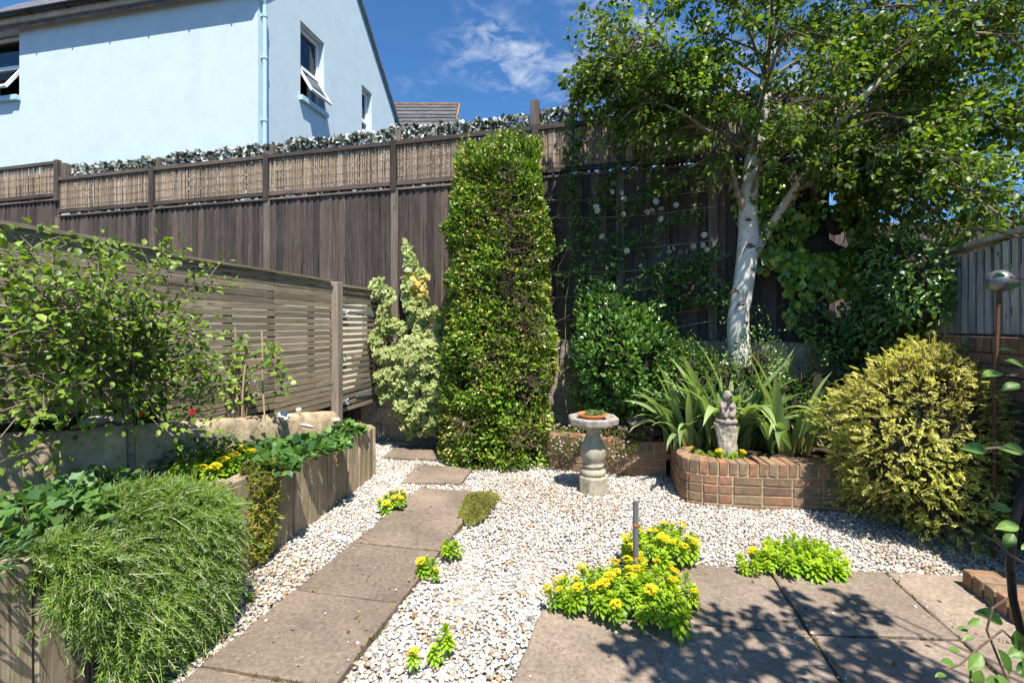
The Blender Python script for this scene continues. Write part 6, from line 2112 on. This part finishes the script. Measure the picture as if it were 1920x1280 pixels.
stonecrop([gp(790, 1082), gp(812, 1076), gp(818, 1092), gp(800, 1070)], 'three headed stonecrop tuft on the right edge of the path', .05, .9, .3, 5)
stonecrop([gp(776, 1262)], 'lone stonecrop rosette with a yellow head at the bottom of the gravel', .05, 1.1, 1.0, 6)
stonecrop([gp(815, 1244), gp(842, 1228), gp(836, 1206)], 'row of small green stonecrops in the foreground gravel', .05, .9, .0, 7)
stonecrop(fill([(708, 962), (722, 948), (752, 944), (764, 952), (752, 966), (722, 970)], 12, 8, .045), 'yellow flowering stonecrop at the left edge of the path', .09, .85, .8, 8)
stonecrop([gp(463, 1128), gp(470, 1124)], 'tiny stonecrop seedling in the gravel by the rosemary', .0, .5, 0, 9)
stonecrop([(1.66, 4.02, .34), (1.72, 3.98, .34), (1.78, 4.0, .34)], 'bright stonecrop on the planter rim left of the statue', .02, .85, .3, 10, .34)
stonecrop([(1.56, 4.13, .34), (1.60, 4.06, .34), (1.85, 3.98, .34), (1.90, 3.97, .34), (1.80, 3.94, .34)], 'bright stonecrop on the planter rim under the statue', .02, .85, .2, 11, .34)
# stonecrop in the timber bed
bp = []
g = random.Random(12)
while len(bp) < 58:
    d = g.uniform(2.75, 3.45); x = g.uniform(fence_x(d) + .35, sleeper_x(d) - .13); bp.append((x, d, soil_z(d) - .03))
stonecrop(bp, 'yellow flowered stonecrop in the timber bed below the shrub', .10, 1.0, .28, 12, .5)
# mossy stonecrop mat and the one hanging down the sleepers
def mossy(name, P, N0, n, label, cols, ln=.016, seed=1):
    root = empty(name, tuple(P.mean(0)[:2]) + (float(P[:, 2].min()),)); L = np.array(root.location)
    parts = []
    for k in range(7):
        ax = N0 * .8 + rnd(len(P)) * .9
        parts.append(leaf_arrays(P - L, ax, rnd(len(P)), rng.uniform(.6, 1.3, len(P)) * ln, ln * .36, 'diamond', pal(len(P), cols, None, .15, P, 14, seed, .15)))
    leaf_obj('foliage', parts, M_MATTE, root)
    T(root, label, 'stonecrop', 'fine leaved stonecrops')
poly = [gp(x, y) for x, y in [(858, 975), (872, 948), (895, 930), (920, 925), (936, 938), (925, 962), (905, 982), (880, 990)]]
pl = [(p.x, p.y) for p in poly]
X = np.c_[rng.uniform(min(p[0] for p in pl), max(p[0] for p in pl), 3000), rng.uniform(min(p[1] for p in pl), max(p[1] for p in pl), 3000)]
X = X[in_poly(X, pl)]
c0 = X.mean(0); rr = np.linalg.norm(X - c0, axis=1)
Z = .02 + .055 * np.clip(1 - (rr / .26) ** 2, 0, 1) * rng.uniform(.7, 1.1, len(X)) + .008 * sn(np.c_[X, X[:, :1] * 0], 30, 3)
mossy('mossy_stonecrop', np.c_[X, Z], np.tile([0, 0, 1.], (len(X), 1)), 0, 'olive mossy stonecrop mat on the right edge of the path', [(.30,.35,.07), (.40,.39,.10), (.46,.34,.15), (.24,.31,.06)], .019)
n = 900
v = rng.uniform(0, 1, n); u = rng.normal(size=n) * (.055 * (1 - .45 * v) + .02)
lob = np.sin(v * 16 + u * 20) * .02
D = 2.93 + .08 * v * 0 + u - .02 * v
P = np.c_[sleeper_x(D) + .015 + .055 * rng.uniform(0, 1, n) * (1.1 - .4 * v) + lob * .5, D, np.maximum(.585 - .53 * v + .02 * rng.normal(size=n), .02)]
top = v < .1; P[top, 0] -= rng.uniform(0, .12, int(top.sum())); P[top, 2] += .02
mossy('mossy_stonecrop', P, np.tile([.8, -.2, .2], (n, 1)), 0, 'trailing mossy stonecrop hanging down the face of the timber edging', [(.24,.30,.03), (.33,.36,.05), (.40,.26,.14), (.18,.24,.03)], .026)

# ---- strawberries, brambles and other bed plants
def bed_point(x, y):
    d = 3.0
    for _ in range(20):
        z = soil_z(d); d = (H - z) * F / (y - HZ)
    return Vector(((x - 960) / F * d, d, soil_z(d) - .03))
for k, (x, y, rx, ry, n, lab) in enumerate([(505, 880, .17, .15, 95, 'strawberry plant at the near end of the patch by the timber edge'), (560, 852, .2, .18, 120, 'leafy strawberry plant in the middle of the timber bed'),
                                        (612, 840, .18, .18, 110, 'strawberry plant next to the white scallop disc'), (650, 815, .14, .18, 90, 'strawberry plant at the rounded end of the timber bed'), (480, 842, .18, .16, 90, 'strawberry plant behind the bamboo canes')]):
    c = bed_point(x, y)
    ground_plant('strawberry_plant', c, (rx, ry), int(n * 1.5), .066, .062, [(.06,.145,.03), (.09,.19,.045), (.14,.26,.05), (.05,.12,.045)], lab, 'lobed', M_LEAF, None, 'plant', .14, group='strawberry plants in the timber bed')
for k, (x, y, lab) in enumerate([(527, 872, 'ripe red strawberry on the timber edge'), (532, 876, 'pale unripe strawberry beside the red one'), (550, 868, 'red strawberry under the leaves near the timber edge'), (676, 795, 'red strawberry at the far end of the timber bed')]):
    c = px(x, y - 2, 3.15 if k < 3 else 4.55)
    m = MB(); m.lathe([(.002, -.018), (.009, -.010), (.013, 0), (.011, .009), (.003, .012)], 12)
    o = m.obj('strawberry', MATS.get('straw%d' % (k == 1)) or mat_plain('straw%d' % (k == 1), (.55, .05, .03) if k != 1 else (.6, .42, .2), .35), None, True, c, (1.2, .3, k))
    T(o, lab, 'strawberry', 'strawberries on the bed edge')
# ferny / tall leaves by the gate end
c = bed_point(545, 800)
ground_plant('astilbe', c + Vector((0, .25, .06)), (.22, .2), 260, .055, .03, [(.07,.16,.03), (.11,.21,.05), (.09,.17,.07)], 'feathery green plant behind the strawberries', 'lobed', M_LEAF, h=.32)
c = bed_point(60, 970)
ground_plant('bramble', Vector((-1.92, 1.95, soil_z(1.95))), (.24, .24), 260, .06, .048, [(.09,.19,.04), (.13,.24,.055), (.10,.20,.07)], 'bramble with toothed leaves at the near left of the bed', 'lobed', M_LEAF, h=.20)
ground_plant('bramble', Vector((-2.02, 2.35, soil_z(2.35))), (.18, .16), 160, .05, .038, [(.08,.17,.04), (.12,.22,.05)], 'bramble between the rosemary and the concrete wall', 'lobed', M_LEAF, h=.18)
ground_plant('bed_cover', Vector((-1.95, 3.05, soil_z(3.05))), (.28, .3), 420, .04, .028, [(.045,.11,.02), (.08,.16,.03), (.12,.22,.04)], 'dark leafy cover under the shrub by the concrete wall', 'oval', M_LEAF, h=.2)
ground_plant('bed_cover', Vector((-1.85, 1.45, soil_z(1.45))), (.2, .35), 500, .05, .012, [(.05,.11,.04), (.10,.17,.07)], 'grassy green tuft at the near end of the timber bed', 'diamond', M_LEAF, h=.1)

# blackcurrant trained on canes
def caned():
    base = bed_point(455, 800); base = Vector((-2.02, 3.62, soil_z(3.6)))
    canes = [((447, 790), (440, 612), 3.72), ((452, 800), (462, 640), 3.66), ((496, 800), (490, 618), 3.80)]
    for k, (a, b_, d) in enumerate(canes):
        p0, p1 = px(*a, d), px(*b_, d); p0 = p0 + (p0 - p1).normalized() * .12
        m = MB(); n = 9
        m.tube([p0.lerp(p1, t) - p0 + Vector((.004 * math.sin(t * 9), 0, 0)) for t in np.linspace(0, 1, n)], [.0075 if i % 2 else .0066 for i in range(n)], 8)
        o = m.obj('bamboo_cane', M_CANE, None, loc=p0)
        T(o, ['leftmost thin bamboo cane in the timber bed', 'reddish bamboo cane supporting the currant', 'pale mottled bamboo cane nearest the gate'][k], 'cane', 'canes in the timber bed')
    root = empty('currant_bush', px(462, 800, 3.64)); g = random.Random(3); m = MB()
    parts = []
    nodes_ = [(445, 650), (455, 668), (440, 690), (470, 655), (500, 665), (520, 690), (535, 710), (490, 672), (510, 660), (448, 720), (460, 735), (475, 745), (440, 745), (528, 735), (470, 700), (440, 660), (520, 680), (505, 650), (460, 640)]
    P = []
    for x, y in nodes_:
        p = px(x, y, 3.68 + g.uniform(-.06, .06)) - root.location
        for k in range(8): P.append(tuple(p + Vector(rnd(1)[0]) * .05))
    pts = [px(462, 800, 3.64), px(452, 740, 3.66), px(445, 670, 3.7), px(455, 645, 3.7)]
    m.tube([p - root.location for p in pts], [.006, .005, .004, .002], 5, False)
    pts = [px(462, 780, 3.64), px(470, 700, 3.68), px(500, 668, 3.7), px(535, 705, 3.72), px(540, 740, 3.72)]
    m.tube([p - root.location for p in pts], [.006, .005, .004, .003, .002], 5, False)
    m.obj('stems', M_TWIG, root)
    P = np.array(P); n = len(P)
    leaf_obj('leaves', leaf_arrays(P, rnd(n) + (0, 0, -.3), rnd(n) * .5 + (.2, -.5, .8), rng.uniform(.035, .065, n), rng.uniform(.03, .05, n), 'lobed', pal(n, [(.16,.25,.04), (.24,.32,.05), (.11,.2,.035)], None, .15)), M_LEAF, root)
    n = 60; nodes2 = [(527, 655), (478, 720), (482, 738), (470, 712)]
    Q = np.array([(px(*nodes2[k % 4], 3.62) - root.location)[:] for k in range(n)]) + rng.normal(size=(n, 3)) * .02
    leaf_obj('blossom', leaf_arrays(Q, rnd(n), rnd(n), .012, .009, 'diamond', pal(n, [(.7,.66,.6), (.6,.5,.42)], None, .1)), M_FLOWER, root)
    T(root, 'young currant with pale blossom tied to bamboo canes', 'shrub')
caned()
# geraniums peeping over the wall
for k, (x, y, d, lab) in enumerate([(362, 770, 3.28, 'red geranium flower beyond the low wall, right of the shrub trunk'), (270, 773, 2.92, 'red geranium flower beyond the low wall, beside the shrub trunk')]):
    root = empty('red_geranium', px(x, y + 10, d)); n = 26
    leaf_obj('petals', leaf_arrays(rng.normal(size=(n, 3)) * .010 + (0, 0, .03), rnd(n), rnd(n), .018, .014, 'oval', pal(n, [(.65,.02,.02), (.5,.01,.015)], None, .1)), M_FLOWER, root)
    m = MB(); m.tube([(0, 0, -.15), (0, 0, .03)], .003, 5); m.obj('stalk', M_GREENSTEM, root)
    T(root, lab, 'flower', 'red flowers beyond the low wall')

# ================================================================== foreground climber on an iron hoop, right
def hoop():
    pts = [px(x, y, 1.36) for x, y in [(1990, 830), (1948, 880), (1915, 930), (1900, 985), (1894, 1060), (1899, 1120), (1916, 1190), (1950, 1270), (1985, 1380), (2000, 1500)]]
    pts = [Vector(p) for p in ((2.17, 1.36, 0), (2.16, 1.36, .5), (2.12, 1.36, .88), (1.99, 1.36, 1.10), (1.80, 1.36, 1.17), (1.66, 1.36, 1.155))] + pts
    root = empty('iron_hoop', (pts[-1].x, pts[-1].y, 0))
    m = MB(); sm = []
    for i in range(len(pts) - 1):
        for k in range(4): sm.append(pts[i].lerp(pts[i + 1], k / 4))
    sm.append(pts[-1]); sm.append(Vector((pts[-1].x + .01, pts[-1].y, 0)))
    m.tube([p - root.location for p in sm], .010, 10); m.obj('rod', M_BLACKIRON, root, True)
    T(root, 'curved black iron plant support at the right edge', 'plant support')
    vine = empty('foreground_climber', (pts[-1].x + .05, 1.36, 0)); L = vine.location
    m = MB(); P, A_, N_, S = [], [], [], []
    def leaf(x, y, d, ax, ln, nz=(0, -.5, .8)):
        P.append((px(x, y, d) - L)[:]); A_.append(ax); N_.append(nz); S.append(ln)
    def stem(pxs, d, r=.003):
        k = MB(); k.tube([px(x, y, d) - L for x, y in pxs], r, 5, False); k.obj('stem', M_TWIG, vine)
    stem([(1985, 1330), (1930, 1230), (1880, 1180), (1840, 1210), (1800, 1245), (1770, 1255)], 1.3); stem([(1985, 1380), (1900, 1300), (1870, 1230), (1850, 1180), (1860, 1140), (1890, 1120)], 1.32)
    stem([(1930, 1060), (1895, 1040), (1865, 1012), (1840, 1005)], 1.33); stem([(1990, 900), (1930, 850), (1880, 838), (1835, 842)], 1.34); stem([(1990, 720), (1930, 700), (1885, 705)], 1.4); stem([(1990, 470), (1920, 445), (1850, 430), (1800, 432)], 1.5, .004)
    stem([(1990, 540), (1930, 525), (1895, 520)], 1.45)
    stem([(1960, 1290), (1900, 1290), (1850, 1300)], 1.25)
    g = random.Random(5)
    for (x, y, ax, ln) in [(1850, 842, (-1, 0, .05), .10), (1920, 845, (-.8, 0, .1), .10), (1880, 700, (-1, -.1, -.1), .09), (1920, 690, (-.6, 0, .3), .08), (1905, 660, (-1, 0, .2), .07), (1912, 720, (-.9, 0, -.3), .08),
                           (1895, 955, (-1, 0, .15), .075), (1910, 985, (-1, 0, -.1), .085), (1900, 1000, (-.6, -.2, -.5), .08), (1915, 1030, (.5, 0, .2), .06),
                           (1880, 1165, (-1, 0, .4), .12), (1850, 1150, (-1, 0, .0), .05), (1838, 1160, (-.8, 0, -.4), .055), (1860, 1130, (-.5, 0, .5), .045), (1815, 1180, (-1, 0, .1), .045), (1825, 1195, (-1, 0, -.2), .04),
                           (1840, 1225, (-.6, -.2, -.4), .085), (1870, 1215, (.3, -.2, -.8), .10), (1905, 1180, (.2, 0, -1), .09), (1915, 1150, (.4, 0, -.6), .085), (1890, 1230, (.7, 0, .3), .08),
                           (1800, 1220, (-1, 0, .2), .05), (1790, 1245, (-1, 0, .3), .055), (1775, 1265, (-1, 0, -.1), .05), (1815, 1250, (.2, 0, -1), .06), (1840, 1255, (-.3, 0, -.8), .07), (1870, 1262, (.2, -.3, -.7), .08), (1905, 1260, (.6, 0, .3), .09), (1890, 1285, (-.7, 0, .2), .09), (1850, 1285, (-.8, 0, .1), .08), (1810, 1285, (-.4, 0, -.3), .06), (1915, 1230, (.1, 0, -.9), .09),
                           (1905, 500, (-1, 0, .1), .05), (1885, 515, (-1, 0, -.2), .05), (1915, 530, (-.7, 0, -.4), .06), (1900, 440, (-.8, 0, .2), .04), (1880, 425, (-.6, 0, .4), .04)]:
        leaf(x, y, 1.32 + g.uniform(-.07, .07), ax, ln * .7, (g.gauss(0, .3), -.6 + g.gauss(0, .3), .8))
    n = len(P); S = np.array(S)
    leaf_obj('leaves', leaf_arrays(P, A_, N_, S, S * .56, 'broad', pal(n, [(.07,.145,.025), (.10,.20,.03), (.15,.26,.045)], None, .15)), M_LEAF, vine, kind=None, smooth=True)
    T(vine, 'out of focus broad leaved climber in the right foreground', 'climber')
hoop()

# ================================================================== tree beside the photographer, whose leaves shade the patio
def shade_tree():
    root = empty('overhanging_tree', (3.3, -1.0, 0)); L = Vector(root.location); g = random.Random(17)
    m = MB(); m.tube([(0, 0, 0), (.03, .05, 1.4), (-.1, .2, 2.4), (-.2, .4, 3.4)], [.09, .075, .06, .03], 10)
    P = []
    # leafy sprays placed where the light that reaches the shaded flags passes at about three metres
    spots = [(1380, 1215, .20), (1440, 1180, .16), (1330, 1160, .10), (1500, 1150, .14), (1560, 1180, .18), (1620, 1150, .12), (1230, 1240, .20), (1180, 1215, .12), (1300, 1270, .18), (1650, 1230, .16), (1560, 1250, .2), (1700, 1260, .14), (1470, 1120, .08), (1590, 1120, .07), (1330, 1230, .18), (1250, 1190, .14), (1440, 1260, .12)]
    for x, y, r in spots:
        q = gp(x, y); z = 2.75 + g.uniform(-.15, .5)
        c = q + Vector((SUN.x / SUN.z * z, SUN.y / SUN.z * z, z))
        hub = Vector((3.1, -.6, 2.9))
        m.tube([hub - L, hub.lerp(c, .5) + Vector((0, 0, .12)) - L, c - L], [.02, .012, .004], 5, False)
        for k in range(int(62 * (r / .15) ** 2)):
            v = Vector(rnd(1)[0]); P.append((c + Vector((v.x, v.y, v.z * .6)) * r * g.random() ** .4 - L)[:])
    m.obj('trunk_and_limbs', M_BARK, root)
    P = np.array(P); n = len(P)
    leaf_obj('crown', leaf_arrays(P, rnd(n), rnd(n) * .5 + (0, 0, 1), rng.uniform(.05, .085, n), rng.uniform(.035, .055, n), 'oval', pal(n, [(.06,.13,.02), (.09,.17,.03)], None, .15)), M_LEAF, root)
    T(root, 'tree overhanging the patio from behind, seen by its dappled shadow', 'tree')
shade_tree()
